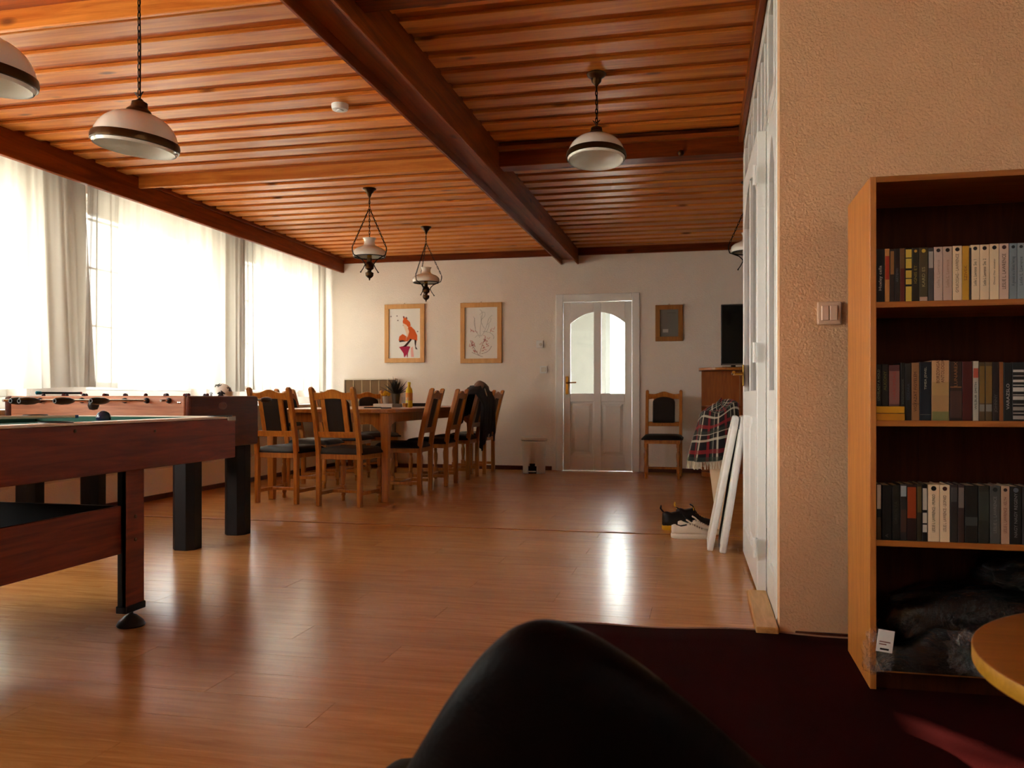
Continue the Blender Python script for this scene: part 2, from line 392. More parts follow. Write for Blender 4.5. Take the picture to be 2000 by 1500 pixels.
# door in the far wall
dr = empty('door_1', ((DL+DR)/2, FY, 0), kind='structure')
W = DR-DL; hw = W/2
MB().box((-hw-.04, -.02, 0), (-hw+.05, .02, DT+.05)).box((hw-.05, -.02, 0), (hw+.04, .02, DT+.05)).box((-hw+.05, -.02, DT-.045), (hw-.05, .02, DT+.05)).build('door_frame', M['white'], dr, bevel=.006, seg=2)
MB().box((-hw+.0, .02, 0), (-hw+.05, .15, DT-.045)).box((hw-.05, .02, 0), (hw, .15, DT-.045)).build('door_jamb', M['white'], dr)
lx0, lx1, lz0, lz1 = -hw+.054, hw-.054, .005, DT-.05
# leaf rails and stiles with two tall lights (arched head) and two raised panels
zg0, zg1, zp0, zp1 = .94, 1.93, .18, .84
xm = 0; st = .085
lf = MB().box((lx0, 0, lz0), (lx0+st, .04, lz1)).box((lx1-st, 0, lz0), (lx1, .04, lz1)).box((-.045, 0, lz0), (.045, .04, lz1))
for a_, b_2 in ((lx0+st, -.045), (.045, lx1-st)): lf.box((a_, 0, lz0), (b_2, .04, zp0)).box((a_, 0, zp1), (b_2, .04, zg0))
def arch(x): return zg1 - .14*abs((x)/(lx1-st))**2
for s_ in (-1, 1):
    xs = [s_*(.045 + (lx1-st-.045)*k/10) for k in range(11)]
    poly = [(x, arch(x)) for x in xs] + [(xs[-1], lz1), (xs[0], lz1)]
    lf.prism(poly, 0, .04, 'y')
leaf = lf.build('door_leaf', M['white'], dr, bevel=.004)
for s_ in (-1, 1):
    a, b = sorted((s_*.045, s_*(lx1-st)))
    MB().box((a, .018, zg0), (b, .023, zg1)).build('glass_pane', M['glass'], leaf)
    pm = MB().box((a, .02, zp0), (b, .03, zp1)); 
    pm.loft([[(a+.02, .02, zp0+.02), (b-.02, .02, zp0+.02), (b-.02, .02, zp1-.02), (a+.02, .02, zp1-.02)],
             [(a+.055, .004, zp0+.055), (b-.055, .004, zp0+.055), (b-.055, .004, zp1-.055), (a+.055, .004, zp1-.055)]])
    pm.build('raised_panel', M['white'], leaf, bevel=.002)
hx = lx0+.045
hn = MB().cbox((hx, -.006, 1.04), (.035, .012, .22)).build('handle_plate', M['brass'], leaf, bevel=.004)
MB().tube([(hx, -.01, 1.07), (hx, -.05, 1.07), (hx+.02, -.055, 1.07), (hx+.12, -.05, 1.075)], .009, 8).build('door_handle', M['brass'], leaf, smooth=True)

# hallway behind the door
hall = MB()
HX0, HX1, HY = -2.6, .4, 12.6
hall.box((HX0-.1, FY+.15, 0), (HX0, HY, 2.6)).box((HX1, FY+.15, 0), (HX1+.1, HY, 2.6)).box((HX0, FY+.15, 2.6), (HX1, HY, 2.7)).box((HX0, FY+.15, -.06), (HX1, HY, 0))
a = on_y(1182, 700, HY).x; b = a+.95
hall.box((HX0, HY, 0), (a, HY+.15, 2.6)).box((b, HY, 0), (HX1, HY+.15, 2.6)).box((a, HY, 2.3), (b, HY+.15, 2.6))
tag(hall.build('hallway', P('hall_plaster', 'f2efe8', .8)), kind='structure')
hd = empty('door_2', ((a+b)/2, HY+.05, 0), kind='structure')
MB().box((-.47, -.03, 0), (-.40, .03, 2.3)).box((.40, -.03, 0), (.47, .03, 2.3)).box((-.40, -.03, 0), (.40, .03, .5)).box((-.40, -.03, 2.2), (.40, .03, 2.3)).build('door_frame', M['upvc'], hd)
MB().box((-.40, -.004, .5), (.40, .004, 2.2)).build('pane', M['glass'], hd)
MB().box((-.9, HY-.9, 0), (-.86, HY, 2.6)).build('hall_pier', M['white'], bpy.data.objects['hallway'])

# glazed partition on the right
pt = empty('partition', (PX+.02, PY+.12, 0), kind='structure')
Y0, Y1, Y2, Y3 = 0.0, .45, 1.52, 2.56           # along the partition from its near end
fr = MB()
def pb(a, b, mb=fr): mb.box(a, b)
for yy, wv in ((Y0-.02, .05), (Y1-.01, .05), (Y2, .05), (Y3-.05, .05)):
    pb((-.02, yy, 0), (.045, yy+wv, 2.66))
pb((-.02, Y0, 2.12), (.045, Y3, 2.19)); pb((-.02, Y0, 2.60), (.045, Y3, 2.66))
for yy in (.22, .76, 1.0, 1.27, 1.85, 2.2): pb((-.012, yy-.02, 2.19), (.035, yy+.02, 2.60))
fr.build('partition_frame', M['white'], pt, bevel=.004)
MB().box((.012, Y0, 2.19), (.016, Y3, 2.60)).build('transom_glass', M['glass'], pt)
def leaf_panel(name, y0, y1, nx, parent, archy=True):
    """glazed leaf in local x thickness, y along"""
    L_ = y1-y0; s = .06; mb = MB()
    mb.box((-.02, y0, .02), (.02, y0+s, 2.10)).box((-.02, y1-s, .02), (.02, y1, 2.10))
    mb.box((-.02, y0+s, .02), (.02, y1-s, .17)).box((-.02, y0+s, .80), (.02, y1-s, .93))
    wv = (L_-2*s)/nx
    for k in range(1, nx): mb.box((-.018, y0+s+k*wv-.02, .17), (.018, y0+s+k*wv+.02, 2.08))
    c = (y0+y1)/2; hl = L_/2-s
    xs = [y0+s+(L_-2*s)*k/16 for k in range(17)]
    mb.prism([(x, 2.0-.16*((x-c)/hl)**2) for x in xs] + [(xs[-1], 2.10), (xs[0], 2.10)], -.02, .02, 'x')
    o = mb.build(name, M['white'], parent, bevel=.003)
    for k in range(nx):
        a, b = y0+s+k*wv+.02, y0+s+(k+1)*wv-.02
        MB().box((-.002, a, .93), (.003, b, 1.99)).build('glass_pane', M['glass'], o)
        pm = MB().box((-.006, a-.02, .17), (.006, b+.02, .80))
        pm.loft([[(-.006, a+.01, .20), (-.006, b-.01, .20), (-.006, b-.01, .77), (-.006, a+.01, .77)], [(-.018, a+.035, .235), (-.018, b-.035, .235), (-.018, b-.035, .735), (-.018, a+.035, .735)]])
        pm.build('raised_panel', M['white'], o)
    return o
leaf_panel('fixed_leaf', Y0+.03, Y1-.01, 1, pt)
hinge = empty('door_3', (PX-.022, PY+.60, 0), .014, kind='structure')
lf = leaf_panel('door_leaf', 0, 1.02, 2, hinge)
MB().tube([(-.02, .96, 1.03), (-.075, .96, 1.03), (-.08, .95, 1.03), (-.08, .84, 1.035)], .009, 8).build('door_handle', M['brass'], lf, smooth=True)
MB().cbox((-.022, .96, 1.02), (.006, .03, .12)).build('handle_plate', M['brass'], lf, bevel=.002)
for z in (.22, 1.1, 1.9): MB().tube([(-.03, -.004, z-.045), (-.03, -.004, z+.045)], .009, 8).box((-.024, -.02, z-.04), (-.019, .03, z+.04)).build('hinge', M['white'], hinge)
leaf_panel('fixed_leaf', Y2+.06, Y3-.06, 2, pt)
tag(MB().box((PX-.085, PY-.04, 0), (PX-.002, PY+.60, .028)).build('threshold', wood('pale_threshold', 'd8a868', 'bd8844', 'y', 2, .4), bevel=.004), kind='structure')

# trees and ground outside
gd = tag(MB().box((-60, -40, -.6), (60, 60, -.5)).build('ground', P('pale_paving', 'd6d0c2', .9, bump=.3)), kind='structure')
def tree(x, y, h, r, label, mat, seed):
    rn = random.Random(seed); t = empty('tree', (x, y, -.5), 0, label, 'tree', None)
    MB().tube([(0, 0, 0), (.1, 0, h*.35), (0, .1, h*.7)], [.22, .17, .1], 8).build('trunk', C('4a3b2a', .9), t)
    lv = MB()
    for k in range(1500):
        a = rn.uniform(0, 2*PI); q = rn.random()**.4; zz = rn.uniform(-1, 1)
        rr = r*q*math.sqrt(max(0, 1-zz*zz)); p = Vector((rr*math.cos(a), rr*math.sin(a), h*.68+zz*h*.33))
        s_ = rn.uniform(.10, .2); Mx = T(*p) @ R(rn.uniform(0, 6), 'X') @ R(rn.uniform(0, 6), 'Z')
        lv.add([(-s_, 0, 0), (0, -s_*.5, 0), (s_, 0, 0), (0, s_*.5, .03)], [(0, 1, 2, 3)], Mx)
    o = lv.build('foliage', mat, t); o['kind'] = 'stuff'
leafm = sheer('leaf_green', 'cfe0a0', .0)
tree(-19, 8.5, 9.5, 3.2, 'green leafy tree outside behind the middle window, blurred by the sheers', leafm, 1)
tree(-20, 17.5, 10, 3.4, 'green leafy tree outside beyond the window nearest the far wall', leafm, 2)
tree(-18, .5, 9, 2.8, 'green leafy tree outside the window at the left edge', leafm, 3)
# shrub outside the back window (dapples the sunlight)
bs = empty('shrub', (4.9, -3.3, -.5), 0, 'leafy shrub growing outside the window behind the camera', 'shrub')
rn = random.Random(5); lv = MB()
for k in range(150):
    p = (rn.uniform(-.5, .5), rn.uniform(-.9, .9), rn.uniform(2.4, 4.6)); s_ = rn.uniform(.04, .11)
    lv.add([(-s_, 0, 0), (0, -s_*.5, 0), (s_, 0, 0), (0, s_*.5, .02)], [(0, 1, 2, 3)], T(*p) @ R(rn.uniform(0, 6), 'X') @ R(rn.uniform(0, 6), 'Z'))
o = lv.build('foliage', leafm, bs); o['kind'] = 'stuff'
MB().tube([(0, 0, 0), (0, 0, 3)], .05, 6).build('stem', C('4a3b2a', .9), bs)

# ------------------------------------------------------------------ curtains
def curtain(y0, y1, label, seed, zb=.965, xo=-4.665, amp=.026, folds=10, edges=()):
    rn = random.Random(seed); ph = [rn.uniform(0, 6.28) for _ in range(6)]; nu, nv = 200, 26
    Ly = y1-y0
    def fn(a, b):
        z = zb + (2.60-zb)*b
        g = 1-.12*b*0
        wv = math.sin(a*folds*2*PI + ph[0] + .9*math.sin(a*9+ph[1]) + .35*math.sin(b*3+ph[2]))
        wv2 = math.sin(a*folds*2*PI*2.3 + ph[3] + .6*b)
        fine = math.sin(a*folds*2*PI*4.1+ph[4])*.18*b
        x = xo + amp*(.75*wv + .3*wv2 + fine)*(1.15-.35*b)
        yy = y0 + Ly*a + .02*math.sin(a*folds*4*PI+ph[5])*(1-b)
        if 'l' in edges: yy += .05*b*(1-a)**3 
        if 'r' in edges: yy -= .10*b*(a)**3
        return (x, yy, z + .012*math.sin(a*11+ph[1])*(1-b))
    o = MB().grid(fn, nu, nv).build('sheer_curtain', M['sheer'], smooth=True, angle=180)
    tag(o, label, 'curtain', 'white sheer curtains')
    return o
curtain(3.15, 5.88, 'white sheer curtain at the left edge of the picture, partly over bare wall', 11, edges=('r',), xo=-4.735)
curtain(5.66, 8.08, 'white sheer curtain over the middle window, its left edge sweeping outward', 22, edges=('l',), folds=9)
curtain(8.02, 10.2, 'white sheer curtain over the window nearest the far corner', 37, folds=11, xo=-4.735)
rl = MB().box((-4.72, 3.1, 2.6), (-4.68, 10.2, 2.62)).build('curtain_rail', M['upvc']); tag(rl, 'white curtain rail under the ceiling behind the wall beam', 'curtain rail')

# ------------------------------------------------------------------ pendant lamps
def link_chain(mb, p0, p1, L_=.034, r=.0028, wd=.011):
    p0, p1 = Vector(p0), Vector(p1); d = p1-p0; n = max(2, round(d.length/(L_*.78))); q = d.to_track_quat('Z', 'Y').to_matrix().to_4x4()
    for k in range(n):
        c = p0 + d*((k+.5)/n)
        Mx = T(*c) @ q @ R(k % 2*PI/2, 'Z')
        pts = [(wd*.5*math.cos(a), 0, L_*.5*math.sin(a)) for a in [2*PI*i/10 for i in range(10)]]
        mb.tube(pts, r, 5, M=Mx, closed=True)
def dome_lamp(x, y, zrim, zc, dia, label, tilt=(0, 0), name='pendant_lamp'):
    t = empty(name, (x, y, zrim), 0, label, 'pendant lamp', 'dome pendant lamps'); r = dia/2; H = r*.98
    Mt = T(0, 0, H) @ R(tilt[0], 'X') @ R(tilt[1], 'Y') @ T(0, 0, -H)
    prof = []
    for k in range(15):
        a = k/14*PI/2*.93; prof.append((r*(math.cos(a)**.8), .018+(H-.03)*math.sin(a)))
    outer = [(r*.96, 0), (r*.985, .008)] + prof
    inner = [(q-.006, z-.003) for q, z in reversed(outer[1:])] + [(r*.93, 0)]
    MB().lathe(outer+inner, 40, Mt, cap=False).build('glass_shade', M['opal'], t, smooth=True, angle=60)
    MB().lathe([(r*.992, .012), (r*1.022, .014), (r*1.03, .03), (r*1.012, .043), (r*.97, .045)], 40, Mt, cap=False).build('metal_band', M['bronze'], t, smooth=True, solid=.003)
    MB().lathe([(.055, H-.025), (.05, H-.005), (.034, H+.008), (.032, H+.03), (.018, H+.036), (.008, H+.045)], 20, Mt).build('shade_cap', M['bronze'], t, smooth=True)
    ch = MB(); ch.tube([(0, 0, H+.062), (.02, 0, H+.075), (0, 0, H+.045), (-.02, 0, H+.075), (0, 0, H+.062)], .003, 5)
    link_chain(ch, (0, 0, H+.06), (0, 0, zc-zrim-.075)); ch.tube([(.004, .003, H+.04), (.008, 0, (zc-zrim)*.6), (.002, 0, zc-zrim-.06)], .0022, 5)
    ch.build('chain', M['iron'], t)
    MB().lathe([(.05, 0), (.056, -.006), (.05, -.018), (.03, -.032), (.027, -.05), (.012, -.066), (.006, -.078)][::-1], 24, T(0, 0, zc-zrim)).build('ceiling_rose', M['bronze'], t, smooth=True)
    MB().ball((0, 0, H*.55), .028, 12, Mt).build('light_bulb', M['paper'], t, smooth=True)
dome_lamp(-2.33, 3.17, 1.95, CZ, .345, 'white glass dome pendant on a chain above the pool table, whole shade in view', (.0, .12))
dome_lamp(-2.34, 2.38, 1.95, CZ, .345, 'white glass dome pendant cut off by the left edge of the picture', (.0, .12))
dome_lamp(-.586, 4.84, 2.245, CZR, .33, 'white glass dome pendant with a bronze ring below the dark right ceiling bay', (-.11, .0))
def oil_lamp(x, y, zc, label, rot=0):
    t = empty('oil_style_lamp', (x, y, zc-.78), rot, label, 'pendant lamp', 'oil lamp style pendants'); 
    MB().lathe([(.006, .70), (.014, .715), (.02, .735), (.032, .745), (.04, .76), (.058, .772), (.056, .78)], 24).build('ceiling_rose', M['bronze'], t, smooth=True)
    sh = [(.138, .195), (.143, .215), (.138, .24), (.115, .262), (.075, .278), (.05, .292), (.044, .315), (.046, .335), (.058, .352)]
    MB().lathe(sh + [(q-.005, z) for q, z in reversed(sh)], 32, cap=False).build('glass_shade', M['opal'], t, smooth=True, angle=70)
    MB().lathe([(.128, .188), (.135, .188), (.135, .197), (.128, .197), (.128, .188)], 32, cap=False).build('shade_ring', M['iron'], t, smooth=True)
    MB().lathe([(.02, .185), (.02, .15), (.032, .14), (.04, .115), (.036, .09), (.018, .078), (.016, .066), (.036, .055), (.034, .03), (.02, .015), (.006, .006), (.008, 0), (.001, -.012)][::-1], 20).build('font', M['bronze'], t, smooth=True)
    MB().lathe([(.017, .15), (.02, .2), (.015, .26)], 12).build('burner', M['brass'], t, smooth=True)
    ch = MB(); arms = MB()
    link_chain(ch, (0, 0, .70), (0, 0, .60))
    for k in range(3):
        a = 2*PI*k/3 + .15; c, s_ = math.cos(a), math.sin(a)
        q = lambda r, z: (r*c, r*s_, z)
        arms.tube([q(.03, .10), q(.05, .14), q(.075, .165), q(.12, .185), q(.155, .20), q(.165, .235), q(.165, .262)], .005, 6)
        arms.tube([q(.045, .12), q(.06, .09), q(.085, .055)], .004, 6); arms.ball(q(.085, .055), .007, 8)
        link_chain(ch, q(.165, .262), q(.006, .60))
    arms.build('bracket', M['iron'], t, smooth=True); ch.build('chain', M['iron'], t)
oil_lamp(-2.785, 6.85, CZ, 'oil lamp style pendant over the near end of the dining table', 1.8)
oil_lamp(-2.83, 8.52, CZ, 'oil lamp style pendant farther along the dining table, nearest the framed prints', 2.1)
oil_lamp(.38, 7.32, CZ, 'oil lamp style pendant half hidden behind the white partition', .6)
sm = empty('smoke_detector', (-2.16, 4.84, CZ), 0, 'small round white smoke detector on the ceiling boards', 'smoke detector')
MB().lathe([(.052, 0), (.052, -.02), (.047, -.034), (.03, -.036)][::-1], 28).build('housing', M['upvc'], sm, smooth=True)
MB().lathe([(.022, -.036), (.02, -.042), (.004, -.043)][::-1], 20).build('sensor_cap', C('e8e4dc', .3), sm, smooth=True)
hk = on_y(1330, 299, 6.10)
tag(MB().lathe([(.022, 0), (.02, -.012), (.008, -.02)][::-1], 14, T(hk.x, 6.10, hk.z) @ R(-PI/2, 'X')).build('cable_outlet', M['bronze'], smooth=True), 'small round dark fitting on the right cross beam', 'fitting')

# ------------------------------------------------------------------ dining chairs
def make_chair():
    t = empty('dining_chair')
    lean = lambda z: -.20 - max(0, z-.42)**1.3*.26
    def post(x, w=.036, d=.044):
        mb = MB(); rings = []
        for z in (0, .12, .42, .55, .7, .85, .965):
            yy = lean(z); ww = w*(.9 if z == 0 else 1); rings.append([(x-ww/2, yy-d/2, z), (x+ww/2, yy-d/2, z), (x+ww/2, yy+d/2, z), (x-ww/2, yy+d/2, z)])
        rings.append([(x-w*.25, lean(.98)-d*.3, .98), (x+w*.25, lean(.98)-d*.3, .98), (x+w*.25, lean(.98)+d*.3, .98), (x-w*.25, lean(.98)+d*.3, .98)])
        return mb.loft(rings)
    for s_ in (-1, 1): post(s_*.19).build('rear_post', M['oak'], t, bevel=.004)
    def slab(poly, th=.024, yo=0):   # vertical slab following the lean: poly in (x,z)
        mb = MB(); n = len(poly)
        A = [(p[0], lean(p[1])-th/2+yo, p[1]) for p in poly]; B = [(p[0], lean(p[1])+th/2+yo, p[1]) for p in poly]
        return mb.add(A+B, [tuple(range(n)), tuple(reversed(range(n, 2*n)))] + [(i, n+i, n+(i+1) % n, (i+1) % n) for i in range(n)])
    xs = [-.173+.346*k/16 for k in range(17)]
    top = [(x, .925 + .036*math.exp(-(x/.075)**2) + .012*(abs(x)/.173)**3) for x in xs]
    bot = [(x, .872 + .012*math.cos(x/.173*PI/2)) for x in reversed(xs)]
    slab(top+bot).build('crest_rail', M['oak'], t, bevel=.003)
    slab([(-.173, .565), (.173, .565), (.173, .615), (-.173, .615)]).build('lower_rail', M['oak'], t, bevel=.003)
    for s_ in (-1, 1): slab([(s_*.095-.021, .615), (s_*.095+.021, .615), (s_*.095+.021, .88), (s_*.095-.021, .88)], .018).build('back_slat', M['oak'], t, bevel=.002)
    slab([(-.074, .615), (.074, .615), (.074, .88), (-.074, .88)], .014, -.002).build('back_pad_rear', M['pad'], t)
    arc = [(-.125, .605), (.125, .605), (.125, .84)] + [(.125*math.cos(a), .84+.06*math.sin(a)) for a in [PI*k/10 for k in range(1, 10)]] + [(-.125, .84)]
    slab(arc, .03, .024).build('back_pad', M['pad'], t, bevel=.01, seg=2)
    # seat
    MB().box((-.195, -.20, .385), (.195, .20, .432)).build('seat_frame', M['oak'], t, bevel=.004)
    def sc(a, b):
        x = (a-.5)*.45; y_ = (b-.5)*.44; e = (1-(abs(2*a-1))**6)*(1-(abs(2*b-1))**6)
        return (x, y_+.015, .44+.045*max(0, e)**.5)
    MB().grid(sc, 15, 15).box((-.222, -.202, .428), (.222, .232, .441)).build('seat_cushion', M['pad'], t, smooth=True, angle=60)
    for s_ in (-1, 1):
        MB().lathe([(.014, 0), (.018, .01), (.014, .04), (.022, .06), (.015, .075)], 12, T(s_*.175, .175, 0)).box((s_*.175-.02, .155, .075), (s_*.175+.02, .195, .135)).lathe([(.014, .135), (.02, .15), (.016, .165), (.023, .22), (.024, .27), (.015, .305), (.02, .315), (.016, .33), (.022, .35), (.022, .39)], 12, T(s_*.175, .175, 0)).build('front_leg', M['oak'], t, smooth=True)
        MB().box((s_*.175-.011, -.19, .09), (s_*.175+.011, .17, .12)).build('stretcher', M['oak'], t, bevel=.003)
    MB().box((-.17, -.02, .093), (.17, .008, .117)).build('stretcher', M['oak'], t, bevel=.003)
    return t
ch0 = make_chair(); first = [True]
def chair(x, y, rz, label, group='dining chairs around the table'):
    o = ch0 if first[0] else copy_tree(ch0); first[0] = False
    o.location = (x, y, 0); o.rotation_euler = (0, 0, rz)
    tag(o, label, 'chair', group); return o
chair(-3.475, 6.75, -.10, 'oak dining chair with its back to the room, nearest the foosball table')
chair(-2.875, 6.67, -.10, 'oak dining chair at the near table end, right of the pair seen from behind')
chair(-2.73, 7.58, PI/2+.05, 'oak dining chair on the right long side of the table, nearest the viewer')
chair(-2.70, 8.33, PI/2+.03, 'oak dining chair on the right long side, between the near chair and the jacket chair')
chair(-2.68, 9.10, PI/2, 'oak dining chair with a dark jacket hung over its back')
chair(-2.66, 9.76, PI/2-.03, 'oak dining chair farthest along the right side, its crest showing beyond the jacket')
chair(-3.80, 7.90, -PI/2+.05, 'oak dining chair on the window side, nearest the viewer, showing its dark arched pad')
chair(-3.80, 8.72, -PI/2, 'oak dining chair in the middle of the window side, mostly hidden behind a near chair')
chair(-3.80, 9.56, PI+.75, 'oak dining chair on the window side in front of the striped sofa back')
chair(-.42, 9.60, PI, 'single oak chair with dark pad standing against the far wall right of the door', 'dining chairs around the table')

# dining table
TX0, TX1, TY0, TY1, TZ = -3.74, -2.57, 6.75, 9.6, .795
tb = empty('dining_table', ((TX0+TX1)/2, (TY0+TY1)/2, 0), 0, 'long oak dining table with clipped corners, surrounded by chairs', 'table')
hx_, hy_ = (TX1-TX0)/2, (TY1-TY0)/2; c = .16
MB().prism([(-hx_+c, -hy_), (hx_-c, -hy_), (hx_-.04, -hy_+.07), (hx_, -hy_+c), (hx_, hy_-c), (hx_-c, hy_), (-hx_+c, hy_), (-hx_, hy_-c), (-hx_, -hy_+c), (-hx_+.04, -hy_+.07)], TZ-.035, TZ, 'z').build('tabletop', M['oak_x'], tb, bevel=.006, seg=2)
def apron(L_):
    h = L_/2; return [(-h, .76), (h, .76), (h, .58), (h-.05, .60), (h-.12, .66), (h-.2, .68), (-h+.2, .68), (-h+.12, .66), (-h+.05, .60), (-h, .58)]
ax, ay = hx_-.055, hy_-.07
for s_ in (-1, 1):
    MB().prism(apron(2*ax), s_*ay-.012, s_*ay+.012, 'y').build('apron', M['oak'], tb, bevel=.002)
    MB().prism(apron(2*ay), s_*ax-.012, s_*ax+.012, 'x').build('apron', M['oak'], tb, bevel=.002)
for sx in (-1, 1):
    for sy in (-1, 1):
        x_, y_ = sx*ax, sy*ay
        MB().loft([[(x_-a, y_-a, z), (x_+a, y_-a, z), (x_+a, y_+a, z), (x_-a, y_+a, z)] for a, z in ((.026, 0), (.028, .1), (.033, .55), (.038, .62), (.038, .76))]).build('leg', M['oak'], tb, bevel=.005)
# things on the table
def on_table(u, d):
    t_ = (u-1000)/F; return ((-SY+CY*t_)*d, (CY+SY*t_)*d)
x, y = on_table(759, 8.55)
tr = empty('book_stack', (x, y, TZ), .2, 'low flat white box tray under the two potted plants on the dining table', 'tray')
MB().box((-.14, -.09, 0), (.05, .09, .035)).build('white_box', M['paper'], tr, bevel=.002)
tr.name = 'table_tray'
MB().box((.05, -.09, 0), (.14, .09, .033)).build('grey_box', C('7d7264', .6), tr, bevel=.002)
def pot(x, y, z, r, h, mat, name, label):
    t = empty(name, (x, y, z), 0, label, 'plant')
    MB().lathe([(r*.72, 0), (r, h), (r*.9, h), (r*.85, h*.9), (.001, h*.88)], 24, cap=False).lathe([(r*.01, .001), (r*.72, .001)], 24, cap=False).build('pot', mat, t, smooth=True, angle=50)
    return t
x, y = on_table(773, 8.5)
t = pot(x, y, TZ+.035, .044, .10, C('5f584c', .6), 'potted_succulent', 'dark spiky succulent in a tapered grey pot on the dining table')
rn = random.Random(2)
for k in range(34):
    a = k*2.4; el = .35 + 1.1*(k/34); L_ = .17*rn.uniform(.8, 1.1); wv = .012
    d = Vector((math.cos(a)*math.cos(el), math.sin(a)*math.cos(el), math.sin(el))); sd_ = Vector((-math.sin(a), math.cos(a), 0)); up = d.cross(sd_)
    p0 = Vector((0, 0, .09)); mid = p0+d*L_*.5 - up*.0; tip = p0+d*L_
    MB().loft([[tuple(p0+sd_*wv), tuple(p0-up*.004), tuple(p0-sd_*wv), tuple(p0+up*.002)], [tuple(mid+sd_*wv), tuple(mid-up*.005), tuple(mid-sd_*wv), tuple(mid+up*.002)], [tuple(tip+sd_*.001), tuple(tip-up*.001), tuple(tip-sd_*.001), tuple(tip+up*.001)]]).build('leaf', C('2f2a24', .5), t)
x, y = on_table(753.5, 8.48)
t = pot(x, y, TZ+.035, .036, .075, C('b9b3a6', .5), 'potted_flower', 'small yellow flowering plant in a pale grey pot on the dining table')
fb = MB()
for k in range(60):
    a = rn.uniform(0, 6.28); q = rn.random()**.5*.042; fb.ball((q*math.cos(a), q*math.sin(a), .085+.04*(1-q/.05)+rn.uniform(-.01, .01)), rn.uniform(.006, .011), 6)
o = fb.build('blossom', C('d9a017', .7), t); o['kind'] = 'stuff'
x, y = on_table(799, 8.3)
t = empty('drink_bottle', (x, y, TZ), 0, 'yellow plastic drink bottle standing beside the succulent on the dining table', 'bottle')
MB().lathe([(.030, 0), (.034, .01), (.034, .15), (.03, .175), (.014, .205), (.013, .225)], 20).build('bottle_body', C('e8c62a', .15), t, smooth=True)
MB().lathe([(.0345, .07), (.0348, .072), (.0348, .142), (.0345, .144)], 20, cap=False).build('paper_label', C('d98a30', .5), t, smooth=True)
MB().lathe([(.016, .222), (.016, .245), (.013, .248)], 16).build('cap', C('f0dc3a', .4), t, smooth=True)
x, y = on_table(791, 8.0)
t = empty('drinking_glass', (x, y, TZ), 0, 'small drinking glass with amber drink in front of the yellow bottle', 'glass')
MB().lathe([(.026, 0), (.032, .10), (.030, .10), (.024, .006), (.001, .006)], 20, cap=False).build('tumbler', M['glass'], t, smooth=True)
MB().lathe([(.0245, .008), (.027, .045)], 20).build('drink', C('d8861c', .1), t, smooth=True)
def slabthing(name, u, d, sx, sy, h, col, label, cat, rz=.1):
    x, y = on_table(u, d); t = empty(name, (x, y, TZ), rz, label, cat)
    MB().box((-sx/2, -sy/2, 0), (sx/2, sy/2, h)).build('body', C(col, .3), t, bevel=.003)
    MB().box((-sx/2+.006, -sy/2+.006, h), (sx/2-.006, sy/2-.006, h+.001)).build('cover', C(col, .15), t)
slabthing('smartphone', 728, 7.9, .08, .15, .010, '1b1613', 'black phone lying flat on the near half of the dining table', 'phone', 1.3)
slabthing('wallet', 754, 7.6, .05, .09, .010, '2b1f18', 'small dark wallet lying on the dining table below the tray', 'wallet', 1.2)
slabthing('laptop', 817, 9.3, .10, .30, .035, '15100e', 'closed black case lying on the dining table behind the bottle', 'laptop', -1.4)

# jacket over chair back
jk = empty('jacket', (-2.385, 9.10, 0), 0, 'dark jacket with white striped cuffs draped over a dining chair back', 'jacket')
def jf(a, b):
    # a across (y), b from front bottom over the crest to rear bottom
    yy = -.03+(a-.5)*(.60+.08*abs(2*b-1)); s_ = (b-.42)/.58 if b > .42 else (b-.42)/.42
    top = 1.035 - .10*(abs(2*a-1))**2.2
    fold = .018*math.sin(a*22+b*2)+.010*math.sin(a*41)
    if s_ < 0: return (-.03 - .05 + fold*.6 - .05*abs(s_)**.5, yy, top - abs(s_)*.33 - .0)
    hem = .56 + .06*math.sin(a*5+1)
    return (.03 + .07*min(1, s_*4) + fold*min(1, s_*3) - .01*s_, yy, top - s_**1.15*hem)
MB().grid(jf, 40, 36).build('jacket_body', P('navy_cloth', '1d1217', .9, bump=.3, bscale=80), jk, smooth=True, angle=180, solid=.012)
MB().grid(lambda a, b: (.00+.05*(b-.5)*2 + .01*math.sin(a*9), (a-.5)*.30-.02, 1.035+.035*math.sin(b*PI)-.06*abs(2*a-1)**2), 18, 8).build('hood', C('8a6a5c', .9), jk, smooth=True, angle=180, solid=.02)
MB().tube([(.085, -.16, .99), (.105, -.155, .92), (.11, -.14, .86)], .006, 6).build('drawstring', C('e8e0da', .6), jk)
for q in (0, .02, .04):
    MB().tube([(.09, .12-q*.4, .80), (.105, .11-q*.5, .66), (.10, .06-q, .52), (.09, .03-q, .46)], .0035, 5).build('sleeve_stripe', C('d8ccc4', .7), jk)
MB().tube([(.05, .15, .95), (.085, .13, .8), (.085, .09, .62), (.07, .03, .46)], [.04, .05, .045, .035], 12).build('sleeve', P('navy_cloth_sleeve', '1d1217', .9, bump=.3, bscale=80), jk, smooth=True)

